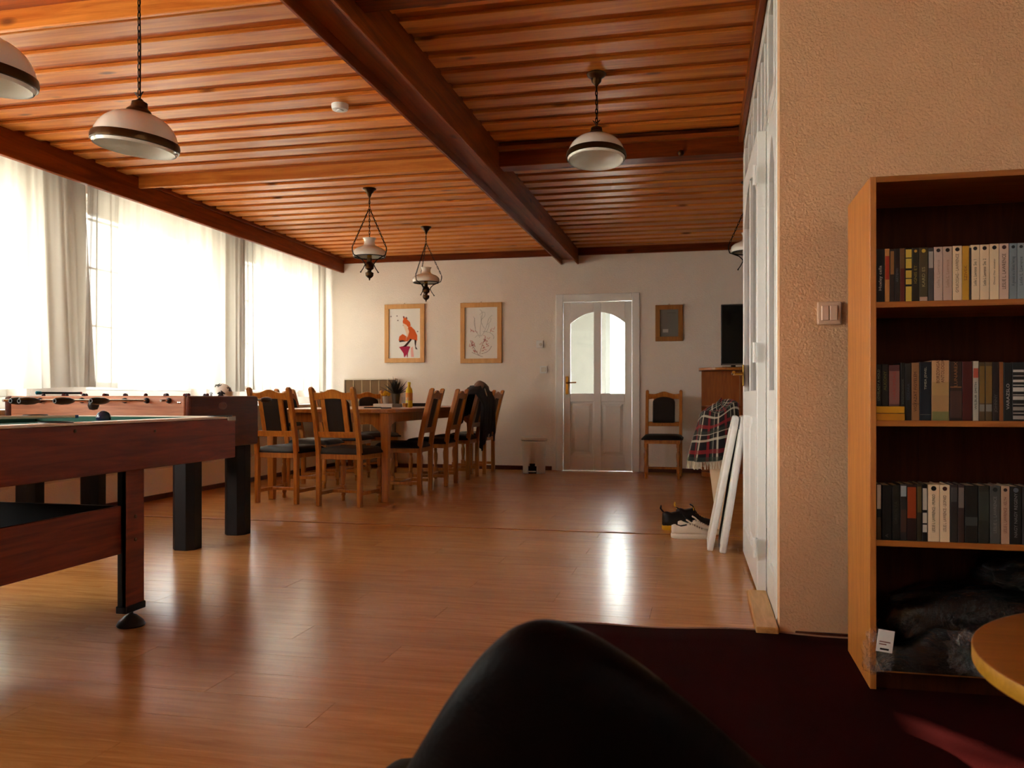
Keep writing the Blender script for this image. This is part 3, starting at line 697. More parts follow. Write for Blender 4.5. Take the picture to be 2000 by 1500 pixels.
# striped sofa back in the far corner
sf = empty('upholstered_armchair', (-4.12, 10.13, 0), 0, 'brown striped upholstered armchair with pale edge in the far left corner', 'armchair')
def plate(p0, p1, z0, z1, th, mb, top=0): pass
Ms = T(0, 0, 0) @ R(-.12, 'X')
MB().box((-.33, 0, .35), (.33, .09, 1.12), R(-.0, 'X')).build('backrest', C('7d6145', .9, bump=.2), sf, bevel=.02, seg=2)
MB().box((-.345, -.012, 1.115), (.345, .1, 1.135)).box((-.35, -.012, .35), (-.33, .1, 1.13)).build('piping', C('efe2cf', .7), sf, bevel=.006)
for k in range(5): MB().box((-.22+k*.115, -.006, .36), (-.208+k*.115, .0, 1.11)).build('stripe', C('b89a76', .8), sf)
MB().box((-.33, -.2, .12), (.33, 0, .42)).build('seat_block', C('7d6145', .9, bump=.2), sf, bevel=.03, seg=2)
for sx in (-.28, .28):
    for sy in (-.16, .05): MB().box((sx-.025, sy-.025, 0), (sx+.025, sy+.025, .12)).build('leg', M['oak'], sf)

# ------------------------------------------------------------------ far wall fittings
def frame_on_wall(u0, u1, v0, v1, label, fw, mat, name='picture_frame'):
    a = on_y(u0, v0, FY-.02); b = on_y(u1, v1, FY-.02); W_ = b.x-a.x; H_ = a.z-b.z
    t = empty(name, ((a.x+b.x)/2, FY, b.z), 0, label, 'picture')
    w2 = W_/2
    MB().box((-w2, -.024, 0), (w2, -.001, fw)).box((-w2, -.024, H_-fw), (w2, -.001, H_)).box((-w2, -.024, fw), (-w2+fw, -.001, H_-fw)).box((w2-fw, -.024, fw), (w2, -.001, H_-fw)).build('frame', mat, t, bevel=.003)
    MB().box((-w2+fw, -.010, fw), (w2-fw, -.002, H_-fw)).build('print', M['paper'], t)
    MB().tube([(-.008, -.01, H_), (0, -.01, H_+.014), (.008, -.01, H_)], .002, 5).build('hanger', M['brass'], t)
    return t, w2-fw, fw, H_-fw
def flat(t, polys, mat, name, y0=-.0112):
    for i, p in enumerate(polys): MB().prism(p, y0-.0004, y0, 'y').build(name, mat, t)
def strokes(t, pls, mat, name, r=.0016):
    mb = MB()
    for p in pls: mb.tube([(q[0], -.0105, q[1]) for q in p], r, 5)
    return mb.build(name, mat, t)
beechf = wood('light_beech_frame', 'd9a463', 'c88f4e', 'z', 2, .45)
t, w2, z0, z1 = frame_on_wall(751, 829, 595, 708, 'beech framed print of an orange fox, left of the two framed prints', .058, beechf)
cx0 = 230; 
def q1(x, y): return ((x-(230+618)/2)/(618-230)*2*w2, z0 + (915-y)/(915-250)*(z1-z0))
Q = lambda pts: [q1(*p) for p in pts]
flat(t, [Q([(400,350),(425,375),(445,360),(455,395),(490,430),(500,480),(470,500),(440,470),(405,450),(400,420),(410,390)]),
         Q([(470,490),(505,490),(550,540),(580,610),(580,680),(540,670),(490,660),(460,690),(440,690),(455,600),(460,540)]),
         Q([(350,670),(360,620),(400,590),(445,620),(440,690),(360,700)])], C('e0601c', .6), 'fox_orange')
flat(t, [Q([(400,440),(450,470),(480,560),(460,640),(440,560),(410,480)])], C('f6d2b4', .6), 'fox_chest', -.0116)
flat(t, [Q([(495,655),(515,665),(445,760),(400,760),(430,735)]), Q([(545,665),(572,680),(562,760),(585,800),(560,795),(548,720)]), Q([(355,680),(400,672),(440,690),(360,700)]), Q([(405,345),(425,360),(415,380)]), Q([(445,355),(460,380),(448,395)])], C('3a1510', .6), 'fox_dark', -.0118)
flat(t, [Q([(355,765),(420,750),(495,760),(480,800),(465,850),(462,900),(452,900),(448,860),(430,900),(418,900),(410,850),(385,810)])], C('b01848', .6), 'red_splash')
flat(t, [Q([(500,780),(525,760),(540,900),(505,900)])], C('f0b0a8', .6), 'pink_wash')
for (x, y_) in ((330,345),(340,405),(255,350),(585,560),(300,360),(410,470)): pass
flat(t, [[q1(x+9*math.cos(a), y_+9*math.sin(a)) for a in [k*PI/4 for k in range(8)]] for x, y_ in ((330,345),(340,405),(255,350),(585,560),(410,470))], C('8a7a78', .6), 'ink_spot')
t, w2, z0, z1 = frame_on_wall(899, 980, 592, 709, 'beech framed print of grey antlers and red flowers, right of the two framed prints', .058, beechf)
def q1(x, y): return ((x-(1290+1705)/2)/(1705-1290)*2*w2, z0 + (915-y)/(915-240)*(z1-z0))
def curve(a, n=10):
    P_ = [Vector(p) for p in a]; o = []
    for i in range(n+1):
        t_ = i/n; L_ = P_[:]
        while len(L_) > 1: L_ = [L_[k]*(1-t_)+L_[k+1]*t_ for k in range(len(L_)-1)]
        o.append(q1(*L_[0]))
    return o
strokes(t, [curve([(1490,620),(1380,560),(1440,420),(1400,360)]), curve([(1490,620),(1460,480),(1560,300),(1480,270)]), curve([(1500,620),(1600,500),(1560,380),(1640,350)]), curve([(1520,560),(1650,560),(1680,640),(1650,660)]), curve([(1480,340),(1530,260),(1600,330),(1500,400)]), curve([(1540,520),(1480,430),(1500,350)]), curve([(1430,520),(1390,440),(1420,380)]), curve([(1570,470),(1640,430),(1620,380)]), curve([(1600,460),(1590,540),(1560,560)]), curve([(1420,640),(1460,580),(1480,640)])], C('a8a8a4', .7), 'grey_drawing')
rn = random.Random(9); red = []
for cx_, cy_, n, rr in ((1400,740,16,55), (1560,690,18,60), (1395,540,6,28), (1625,540,5,26), (1430,810,7,35), (1520,790,6,40)):
    for k in range(n):
        a = rn.uniform(0, 6.28); q = rn.uniform(.1, 1)*rr; x, y_ = cx_+q*math.cos(a), cy_+q*math.sin(a)*1.2
        red.append(curve([(x, y_), (x+rn.uniform(-30, 30), y_+rn.uniform(-30, 30)), (x+rn.uniform(-30, 30), y_+rn.uniform(-30, 30))], 6))
strokes(t, red, C('c8402c', .6), 'red_flowers', .0018)
strokes(t, [curve([(1380,830),(1470,880),(1520,890)]), curve([(1500,850),(1600,840),(1630,750)]), curve([(1480,860),(1510,700),(1560,640)]), curve([(1470,870),(1400,780),(1360,680)])], C('6a2a28', .6), 'dark_stems')
t, w2, z0, z1 = frame_on_wall(1280, 1334, 596, 666, 'small wood framed certificate on the far wall right of the door', .055, wood('honey_frame', 'c8842f', 'a96818', 'z', 2, .4))
[c_2 for c_2 in t.children if c_2.name.startswith('print')][0].data.materials[0] = C('7a756d', .4)
MB().box((-w2*.2, -.0115, z1-.045), (w2*.7, -.0105, z1-.035)).build('heading_line', C('6d6860', .6), t)
for k in range(9): MB().box((-w2*.8, -.0112, z1-.06-k*.015), (w2*.8*(1 if k % 3 else .6), -.0105, z1-.064-k*.015)).build('text_line', C('7b766e', .6), t)
MB().box((-w2*.7, -.0115, z0+.05), (-w2*.1, -.0105, z0+.09)).build('stamp', C('c9c4b8', .6), t)
def wallbox(name, u0, u1, v0, v1, label, cat, knob):
    a = on_y(u0, v0, FY-.02); b = on_y(u1, v1, FY-.02); W_ = b.x-a.x; H_ = a.z-b.z
    t = empty(name, ((a.x+b.x)/2, FY, (a.z+b.z)/2), 0, label, cat)
    MB().box((-W_/2, -.022, -H_/2), (W_/2, -.0005, H_/2)).build('housing', M['upvc'], t, bevel=.004, seg=2)
    if knob: MB().lathe([(.018, 0), (.017, .012), (.004, .013)], 20, T(.01, -.022, -.005) @ R(PI/2, 'X')).build('dial', C('d8d2c6', .4), t, smooth=True)
    else: MB().box((-W_*.32, -.03, -H_*.32), (W_*.32, -.022, H_*.32)).build('rocker', C('e6e0d4', .4), t, bevel=.003)
wallbox('thermostat', 1047.5, 1061, 665, 679, 'small square white thermostat left of the far door, upper of the two boxes', 'thermostat', True)
wallbox('light_switch', 1054.5, 1068.5, 715, 729, 'small white light switch below the thermostat, left of the far door', 'switch', False)

# pedal bin
bn = empty('pedal_bin', (-1.93, 9.84, 0), 0, 'white plastic pedal bin standing against the far wall left of the door', 'bin')
bm_ = MB(); nn = 48; rings = []
def bring(r, z): return [(r*math.cos(a), r*.85*math.sin(a), z) for a in [2*PI*i/nn for i in range(nn)]]
vs_ = [bring(.128, 0), bring(.130, .03), bring(.130, .06), bring(.131, .09), bring(.132, .12), bring(.138, .36), bring(.138, .385)]
flat_v = [p for r in vs_ for p in r]; fs_ = []
for k in range(len(vs_)-1):
    for i in range(nn):
        j = (i+1) % nn; am = 2*PI*(i+.5)/nn; off = abs(((am - 1.5*PI) + PI) % (2*PI) - PI)
        if k < 4 and off < [.42, .42, .36, .24][k]: continue
        fs_.append((k*nn+i, k*nn+j, (k+1)*nn+j, (k+1)*nn+i))
bm_.add(flat_v, fs_)
bm_.build('bin_body', M['white'], bn, smooth=True, solid=.006)
MB().lathe([(.115, .005), (.118, .13), (.12, .35)], 24, Matrix.Diagonal((1, .85, 1, 1))).build('inner_bucket', C('2a1a14', .8), bn, smooth=True)
MB().lathe([(.15, .385), (.155, .395), (.15, .415), (.125, .43), (.06, .438), (.001, .44)], 36, Matrix.Diagonal((1, .88, 1, 1)), cap=False).build('lid', M['white'], bn, smooth=True, solid=.006)
MB().box((-.045, -.135, .02), (.045, -.10, .032)).build('pedal', M['white'], bn, bevel=.003)

# rounded shelf unit with the television
su = empty('shelf_unit', (.40, 9.98, 0), 0, 'wooden shelf unit with a rounded top below the television by the far wall', 'shelf')
def rounded(hx, y0, y1, rr=.22):
    p = [(hx, y1), (-hx, y1), (-hx, y0+rr)]
    p += [(-hx+rr-rr*math.cos(a), y0+rr-rr*math.sin(a)) for a in [PI/2*k/8 for k in range(1, 9)]] + [(hx, y0)]
    return p
shw = wood('honey_shelf', 'a8601f', '8a4612', 'z', 2, .4)
MB().prism(rounded(.43, -.38, .24), 1.195, 1.225, 'z').build('top', M['oak'], su, bevel=.006, seg=2)
MB().prism(rounded(.40, -.3, .24), .78, .80, 'z').build('shelf', shw, su, bevel=.003)
MB().prism(rounded(.40, -.3, .24), .40, .42, 'z').build('shelf', shw, su, bevel=.003)
MB().prism(rounded(.40, -.3, .24), .0, .05, 'z').build('plinth', shw, su, bevel=.003)
MB().box((-.40, -.02, .05), (.40, .0, 1.195)).build('back_panel', shw, su)
MB().box((.02, -.28, .05), (.04, -.02, 1.195)).build('side_panel', shw, su)
MB().box((.04, -.28, .42), (.40, -.26, 1.19)).build('cabinet_door', shw, su, bevel=.003)
for k, (dx, dy, r_) in enumerate(((-.26, -.15, .02), (-.20, -.12, .026), (-.14, -.16, .018), (-.09, -.13, .022))):
    o = MB().ball((0, 0, r_*.7), r_, 8, sc=(1.3, 1, .7)).build('trinket', C('c89a6a', .6), smooth=True); o.location = (.40+dx, 9.98+dy, .80)
    tag(o, ('leftmost', 'second', 'third', 'rightmost')[k] + ' of the small pale trinkets on the shelf below the television', 'ornament', 'trinkets on the shelf unit')
tv = empty('television', (.80, 9.86, 1.225), 0, 'black flat television on the shelf unit, half hidden by the white partition', 'television')
xl = on_y(1408, 650, 9.86).x - .80
MB().box((xl, -.02, .03), (xl+1.12, .02, .715)).build('screen_housing', M['black'], tv, bevel=.006)
MB().box((xl+.012, -.0215, .05), (xl+1.108, -.0195, .70)).build('screen', P('tv_glass', '08090a', .08, var=0), tv)
MB().box((xl+.012, -.023, .032), (xl+1.108, -.020, .045)).build('lower_trim', C('8a8078', .3), tv)
MB().cbox((-.45, 0, .005), (.25, .2, .01)).build('foot', M['black'], tv); MB().cbox((-.45, .01, .02), (.05, .03, .03)).build('neck', M['black'], tv)

# ------------------------------------------------------------------ foosball table
fx0, fx1, fy0, fy1, ft, fb_ = -4.16, -2.885, 4.38, 5.16, .905, .585
fo = empty('foosball_table', ((fx0+fx1)/2, (fy0+fy1)/2, 0), 0, 'foosball table with reddish cabinet and thick dark legs behind the pool table', 'foosball table')
hx, hy = (fx1-fx0)/2, (fy1-fy0)/2
for s_ in (-1, 1): MB().box((-hx+.05, s_*hy-(.03 if s_ > 0 else 0), fb_), (hx-.035, s_*hy+(.03 if s_ < 0 else 0), ft)).build('side_panel', M['mahog_x'], fo, bevel=.006)
for s_ in (-1, 1): MB().box((s_*hx-.035 if s_ > 0 else -hx, -hy, fb_), (s_*hx if s_ > 0 else -hx+.05, hy, ft)).build('end_panel', M['walnut'], fo, bevel=.018, seg=3)
MB().box((-hx+.05, -hy+.03, .74), (hx-.035, hy-.03, .75)).build('playing_field', M['felt'], fo)
MB().lathe([(.022, 0), (.024, .004), (.016, .006), (.014, .003)], 18, T(hx, -.05, ft-.06) @ R(PI/2, 'Y') @ Matrix.Diagonal((1, 1.9, 1, 1))).build('ball_return', C('8a5a40', .3), fo, smooth=True)
for px_ in (-.02, .02): MB().lathe([(.006, 0), (.006, .003), (.001, .004)], 10, T(hx-.07+px_*.3, -hy, ft-.02-abs(px_)) @ R(PI/2, 'X')).build('screw', M['chrome'], fo)
for sx in (-1, 1):
    for sy in (-1, 1):
        cx_, cy_ = sx*(hx-.09), sy*(hy-.11); a, c_ = .072, .035
        poly = [(cx_-a+c_, cy_-a), (cx_+a-c_, cy_-a), (cx_+a, cy_-a+c_), (cx_+a, cy_+a-c_), (cx_+a-c_, cy_+a), (cx_-a+c_, cy_+a), (cx_-a, cy_+a-c_), (cx_-a, cy_-a+c_)]
        MB().prism(poly, 0, fb_, 'z').build('leg', M['blackleg'], fo, bevel=.002)
for s_ in (-1, 1): MB().box((-hx+.06, s_*(hy-.06)-.01, fb_-.06), (hx-.05, s_*(hy-.06)+.01, fb_)).build('under_rail', M['blackleg'], fo)
hx0, hx1 = hx, hy
for k in range(8):
    xr = (fx1-.135-.146*k) - (fx0+fx1)/2; zr = .878
    side = -1 if k in (1, 2, 3, 4) else 1
    yh = {1: -.86, 2: -.95, 3: -1.03, 4: -.93}.get(k, -.47 if k == 0 else -.52)
    yh2 = .80 if side > 0 else .46
    rod = MB().tube([(xr, yh, zr), (xr, yh2, zr)], .0075, 8).build('rod', M['chrome'], fo, smooth=True)
    MB().lathe([(.016, 0), (.017, .006), (.012, .02)], 12, T(xr, -hy, zr) @ R(PI/2, 'X')).build('bushing', M['black'], rod, smooth=True)
    ye = yh if side < 0 else yh2; sg = 1 if side < 0 else -1
    MB().lathe([(.008, .14), (.013, .125), (.019, .10), (.021, .05), (.017, .01), (.012, 0)][::-1], 12, T(xr, ye, zr) @ R(-sg*PI/2, 'X')).build('handle', M['black'], rod, smooth=True)
    for q in range((3 if k in (1, 6) else 2 if k in (0, 7) else 3)):
        yy = -.2+.2*q
        MB().box((xr-.008, yy-.014, zr-.075), (xr+.008, yy+.014, zr+.02)).ball((xr, yy, zr+.032), .012, 8).build('player', C('3a2a3a' if k % 2 else '5a1c1c', .4), rod)
# rods carry a dark rounded scoring knob on one handle
o = MB().lathe([(.001, -.04), (.022, -.035), (.03, -.015), (.026, .005), (.012, .012)], 16, T(-3.31-(fx0+fx1)/2, -.66, .865)).build('knob', M['black'], fo, smooth=True)
# ball on the sill
sb = empty('soccer_ball', (-4.575, on_x(432, 770, -4.575).y, .922), 0, 'white soccer ball with dark patches resting on the window ledge behind the foosball table', 'ball')
MB().ball((0, 0, 0), .11, 24).build('ball_skin', P('white_leather', 'e8ddd4', .4), sb, smooth=True, angle=180)
ph = (1+5**.5)/2
vs12 = [Vector(v).normalized() for v in [(0, s1, s2*ph) for s1 in (-1, 1) for s2 in (-1, 1)] + [(s1, s2*ph, 0) for s1 in (-1, 1) for s2 in (-1, 1)] + [(s2*ph, 0, s1) for s1 in (-1, 1) for s2 in (-1, 1)]]
for v_ in vs12:
    q = v_.to_track_quat('Z', 'Y').to_matrix().to_4x4(); pts = [Vector((.038*math.cos(a), .038*math.sin(a), .1)) for a in [2*PI*k/5+.3 for k in range(5)]]
    pts = [(q @ p).normalized()*.1115 for p in pts]; cc = v_*.1120
    MB().add([tuple(cc)] + [tuple(p) for p in pts], [(0, 1+i, 1+(i+1) % 5) for i in range(5)]).build('dark_patch', C('2a2426', .4), sb)
# whistle-stick toy on the far rim
tt = empty('bubble_wand', (-3.98, 5.13, ft), .0, 'thin dark stick with a bright cyan tip lying on the foosball table rim', 'stick')
tt.location = (-4.12, 4.9, .915)
a = Vector((0, -.28, .01)); b = Vector((.02, .06, .01))
MB().tube([a, b], .007, 8).build('stick', C('16202a', .3), tt)
MB().lathe([(.006, -.02), (.011, -.012), (.011, .02), (.005, .026)], 12, T(*a) @ R(PI/2, 'X')).build('cyan_tip', C('22a6c8', .3), tt, smooth=True)
MB().ball((.02, .07, .01), .009, 10).build('red_end', C('a8283a', .4), tt, smooth=True)

# ------------------------------------------------------------------ pool table
px1, py1, px0, py0 = -2.12, 3.58, -3.22, 1.45
po = empty('pool_table', ((px0+px1)/2, (py0+py1)/2, 0), 0, 'reddish wood pool table with green cloth in the left foreground', 'pool table')
cx_, cy_ = (px0+px1)/2, (py0+py1)/2; hx, hy = (px1-px0)/2, (py1-py0)/2
zt, zb = .808, .618
for s_ in (-1, 1): MB().box((s_*hx-(.025 if s_ > 0 else 0), -hy, zb), (s_*hx+(.025 if s_ < 0 else 0), hy, zt-.008)).build('side_apron', M['mahog'], po, bevel=.004)
for s_ in (-1, 1): MB().box((-hx+.025, s_*hy-(.025 if s_ > 0 else 0), zb), (hx-.025, s_*hy+(.025 if s_ < 0 else 0), zt-.008)).build('end_apron', M['mahog'], po, bevel=.004)
for s_ in (-1, 1):
    MB().box((s_*hx-(.075 if s_ > 0 else 0), -hy+.07, zt-.008), (s_*hx+(.075 if s_ < 0 else 0), hy-.07, zt+.002)).build('top_rail', M['silverrail'], po, bevel=.003)
    MB().box((-hx+.07, s_*hy-(.075 if s_ > 0 else 0), zt-.008), (hx-.07, s_*hy+(.075 if s_ < 0 else 0), zt+.002)).build('top_rail', M['silverrail'], po, bevel=.003)
    MB().box((s_*(hx-.0875)-.0125, -hy+.1, zt-.028), (s_*(hx-.0875)+.0125, hy-.1, zt-.001)).build('cushion', M['felt'], po, bevel=.004)
    MB().box((-hx+.1, s_*(hy-.0875)-.0125, zt-.028), (hx-.1, s_*(hy-.0875)+.0125, zt-.001)).build('cushion', M['felt'], po, bevel=.004)
MB().box((-hx+.025, -hy+.025, zt-.05), (hx-.025, hy-.025, zt-.028)).build('playing_surface', M['felt'], po)
for sx in (-1, 1):
    for sy in (-1, 0, 1):
        x_, y_ = sx*(hx-.03), sy*(hy-.03)
        if sy == 0: x_ = sx*(hx-.035)
        rr = .062
        pts = [(x_+rr*math.cos(a), y_+rr*math.sin(a)) for a in [2*PI*k/20 for k in range(20)]]
        MB().lathe([(.045, -.03), (.047, .0), (.055, .006), (.055, .002)], 20, T(x_-sx*.02, y_-sy*.02, zt), cap=False).build('pocket', M['black'], po, smooth=True)
        if sy:
            MB().box((sx*hx-.012 if sx > 0 else -hx-.003, sy*hy-.07 if sy > 0 else -hy, zt-.02), (sx*hx+.003 if sx > 0 else -hx+.012, sy*hy if sy > 0 else -hy+.07, zt+.004)).box((sx*hx-.07 if sx > 0 else -hx, sy*hy-.012 if sy > 0 else -hy-.003, zt-.02), (sx*hx if sx > 0 else -hx+.07, sy*hy+.003 if sy > 0 else -hy+.012, zt+.004)).build('corner_casting', M['chrome'], po, bevel=.003)
lx, ly = hx-.05, 2.93-cy_     # leg lines
for sx in (-1, 1):
    for sy, yl in ((1, ly), (-1, -ly)):
        x_ = sx*lx
        lg = MB().box((x_-.02 if sx > 0 else x_, yl-.055, .085), (x_ if sx > 0 else x_+.02, yl+.055, zb)).build('leg', M['mahog'], po, bevel=.003)
        MB().box((x_-sx*.02-.018, yl-.055, .085), (x_-sx*.02+.018, yl-.03, zb)).box((x_-sx*.02-.018, yl+.03, .085), (x_-sx*.02+.018, yl+.055, zb)).build('leg_return', M['blackleg'], lg)
        MB().box((x_-sx*.02-.024, yl-.06, .06), (x_-sx*.02+.024, yl+.06, .088)).build('leg_cap', M['blackleg'], lg, bevel=.003)
        MB().lathe([(.052, 0), (.054, .006), (.045, .022), (.022, .042), (.009, .048), (.009, .065)], 20, T(x_-sx*.02, yl, 0)).build('levelling_foot', M['black'], lg, smooth=True)
        for z in (.43, .34): MB().lathe([(.008, 0), (.007, .003), (.001, .004)], 10, T(x_, yl, z) @ R(sx*PI/2, 'Y')).build('screw', M['bronze'], lg)
rx, ry = lx-.03, ly-.055
for s_ in (-1, 1):
    MB().box((s_*rx-.009, -ry, .292), (s_*rx+.009, ry, .478)).build('tray_side', M['mahog'], po, bevel=.002)
    MB().box((-rx+.009, s_*ry-.009, .292), (rx-.009, s_*ry+.009, .478)).build('tray_end', M['blackleg'], po, bevel=.002)
MB().box((-rx, -ry, .292), (rx, ry, .302)).build('tray_floor', M['blackleg'], po)
for u in (146, 302): 
    q = on_x(u, 842, px1); MB().lathe([(.006, 0), (.006, .003), (.001, .004)], 10, T(hx, q.y-cy_, q.z) @ R(PI/2, 'Y')).build('screw', M['bronze'], po)
pb_ = empty('pool_ball', (-2.33, 2.94, zt-.028), 0, 'dark blue pool ball on the pool table near its long rail', 'ball')
pp = on_z(202, 813, .815); pb_.location = (pp.x*.99, pp.y*.99, zt-.028)
MB().ball((0, 0, .030), .030, 24).build('ball_skin', P('blue_ball', '1a2340', .12), pb_, smooth=True, angle=180)
MB().lathe([(.010, .0603), (.001, .0606)], 16).build('number_disc', M['paper'], pb_)
cu = empty('pool_cue', (-2.45, 2.6, zt+.004), 0, 'thin pale pool cue lying across the pool table rail', 'pool cue')
ca = Vector((.20, .28, .012)); cb = Vector((-.62, -.75, .012))
cu.location = (-2.62, 2.62, zt+.002)
MB().tube([ca, cb], [.006, .011], 10).build('cue_shaft', C('e6d6bc', .3), cu, smooth=True)
MB().tube([cb, cb+(cb-ca).normalized()*.35], [.0115, .014], 10).build('cue_butt', M['black'], cu, smooth=True)
MB().tube([ca, ca+(ca-cb).normalized()*.012], .006, 8).build('cue_tip', C('3a6ab0', .8), cu)

# ------------------------------------------------------------------ right-hand things: boards, blanket, shoes
def board(name, y0, y1, x0, xt, zt_, th, label):
    t = empty(name, (x0, y0, 0), 0, label, 'board', 'white panels leaning on the partition')
    L_ = math.hypot(xt-x0, zt_); an = math.atan2(xt-x0, zt_)
    # a pillow-edged slab standing on its long edge and leaning against the partition
    Mx = R(an, 'Y')
    pts = [(0, 0), (y1-y0, 0), (y1-y0, L_-.06), (y1-y0-.06, L_), (.06, L_), (0, L_-.06)]
    MB().prism(pts, -.0, th, 'x', Mx).build('foam_slab', M['white'], t, bevel=.012, seg=3)
    MB().prism([(.03, .05), (y1-y0-.03, .05), (y1-y0-.03, L_-.08), (.03, L_-.08)], -.003, 0, 'x', Mx).build('facing_sheet', C('efe9dc', .6), t)
board('foam_board', 5.08, 5.44, .03, .185, .79, .035, 'white board leaning on the partition, left one beside the sneaker')
board('foam_board', 5.02, 5.44, .10, .225, .79, .038, 'white board leaning on the partition, right one nearest the door leaf')
# beige tub under the blanket
bc = empty('laundry_tub', (.135, 5.98, 0), 0, 'tall beige tapered tub under a plaid blanket behind the white boards', 'tub')
def ring(cx_, rx_, ry_, z): return [(cx_+rx_*math.cos(a), ry_*math.sin(a), z) for a in [2*PI*k/28 for k in range(28)]]
MB().loft([ring(.01, .05, .07, 0), ring(.01, .06, .09, .15), ring(.0, .08, .12, .4), ring(0, .10, .15, .62), ring(0, .105, .16, .72)]).build('tub_body', C('d8b896', .7), bc, smooth=True)
MB().loft([ring(0, .110, .165, .715), ring(0, .110, .165, .735), ring(0, .10, .155, .737)]).build('rim', C('e6cdb0', .6), bc, smooth=True)
# plaid
m, t_, b_ = newmat('tartan'); L = t_.links
tcn = t_.nodes.new('ShaderNodeTexCoord'); sx_ = t_.nodes.new('ShaderNodeSeparateXYZ'); L.new(tcn.outputs['UV'], sx_.inputs[0])
def stripes(sock, sc, ofs, wd):
    a = t_.nodes.new('ShaderNodeMath'); a.operation = 'MULTIPLY_ADD'; a.inputs[1].default_value = sc; a.inputs[2].default_value = ofs; L.new(sock, a.inputs[0])
    f = t_.nodes.new('ShaderNodeMath'); f.operation = 'FRACT'; L.new(a.outputs[0], f.inputs[0])
    c_ = t_.nodes.new('ShaderNodeMath'); c_.operation = 'LESS_THAN'; c_.inputs[1].default_value = wd; L.new(f.outputs[0], c_.inputs[0]); return c_.outputs[0]
cur = None
base = srgb('160b0c'); prev = None
for sock in (sx_.outputs['X'], sx_.outputs['Y']):
    for sc, ofs, wd, col, fac in ((3, .1, .14, '84141c', .7), (3, .5, .09, 'cfc4ae', .6), (3, .72, .04, 'cfc4ae', .5), (3, .85, .14, '2c382e', .6)):
        mx = t_.nodes.new('ShaderNodeMix'); mx.data_type = 'RGBA'; mlt = t_.nodes.new('ShaderNodeMath'); mlt.operation = 'MULTIPLY'; mlt.inputs[1].default_value = fac
        L.new(stripes(sock, sc, ofs, wd), mlt.inputs[0]); L.new(mlt.outputs[0], mx.inputs[0])
        if prev: L.new(prev, mx.inputs[6])
        else: mx.inputs[6].default_value = base
        mx.inputs[7].default_value = srgb(col); prev = mx.outputs[2]
L.new(prev, b_.inputs['Base Color']); b_.inputs['Roughness'].default_value = .95
tartan = m
bl = empty('plaid_blanket', (.135, 5.98, 0), 0, 'dark red, black and cream plaid blanket with fringe draped over the beige tub', 'blanket')
def bf(a, b):
    ang = math.radians(75 + 270*a)
    c_, s_ = math.cos(ang), math.sin(ang)
    ztop = .80
    zb_ = .44 + .16*((math.degrees(ang)-175)/160)**2
    if b < .4:
        k = b/.4; rx_, ry_ = .135*k, .19*k; z = ztop + .05*(1-k)*(1+.5*math.sin(a*9)) + .018*math.sin(a*20+b*8)*k
    else:
        k = (b-.4)/.6; sw = 1+.12*math.sin(a*38)*k; rx_, ry_ = (.135+.04*k)*sw, (.19+.03*k)*sw; z = ztop - (ztop-zb_)*k**1.05 + .018*math.sin(a*20+b*8)*(1-k)
    x = min(rx_*c_, .11)
    z += .35*max(-.02, x) * (1-b*.5) + .02*math.sin(a*7+b*5)
    return (x - .02*b*(1+math.sin(a*6)), ry_*s_, z)
nu, nv = 60, 26
o = MB().grid(bf, nu, nv).build('blanket_cloth', tartan, bl, smooth=True, angle=180, solid=.008)
uv = o.data.uv_layers.new(name='UVMap')
for poly in o.data.polygons:
    for li in poly.loop_indices:
        vi = o.data.loops[li].vertex_index; uv.data[li].uv = ((vi % nu)/(nu-1)*2.2, (vi//nu)/(nv-1)*1.1)
fg = MB()
for k in range(80):
    p = Vector(bf((k+.5)/80, 1)); fg.tube([p, p+Vector((random.uniform(-.01, .01), random.uniform(-.01, .01), -.05))], .0025, 4)
o = fg.build('fringe', C('e0d2b8', .9), bl); o['kind'] = 'stuff'

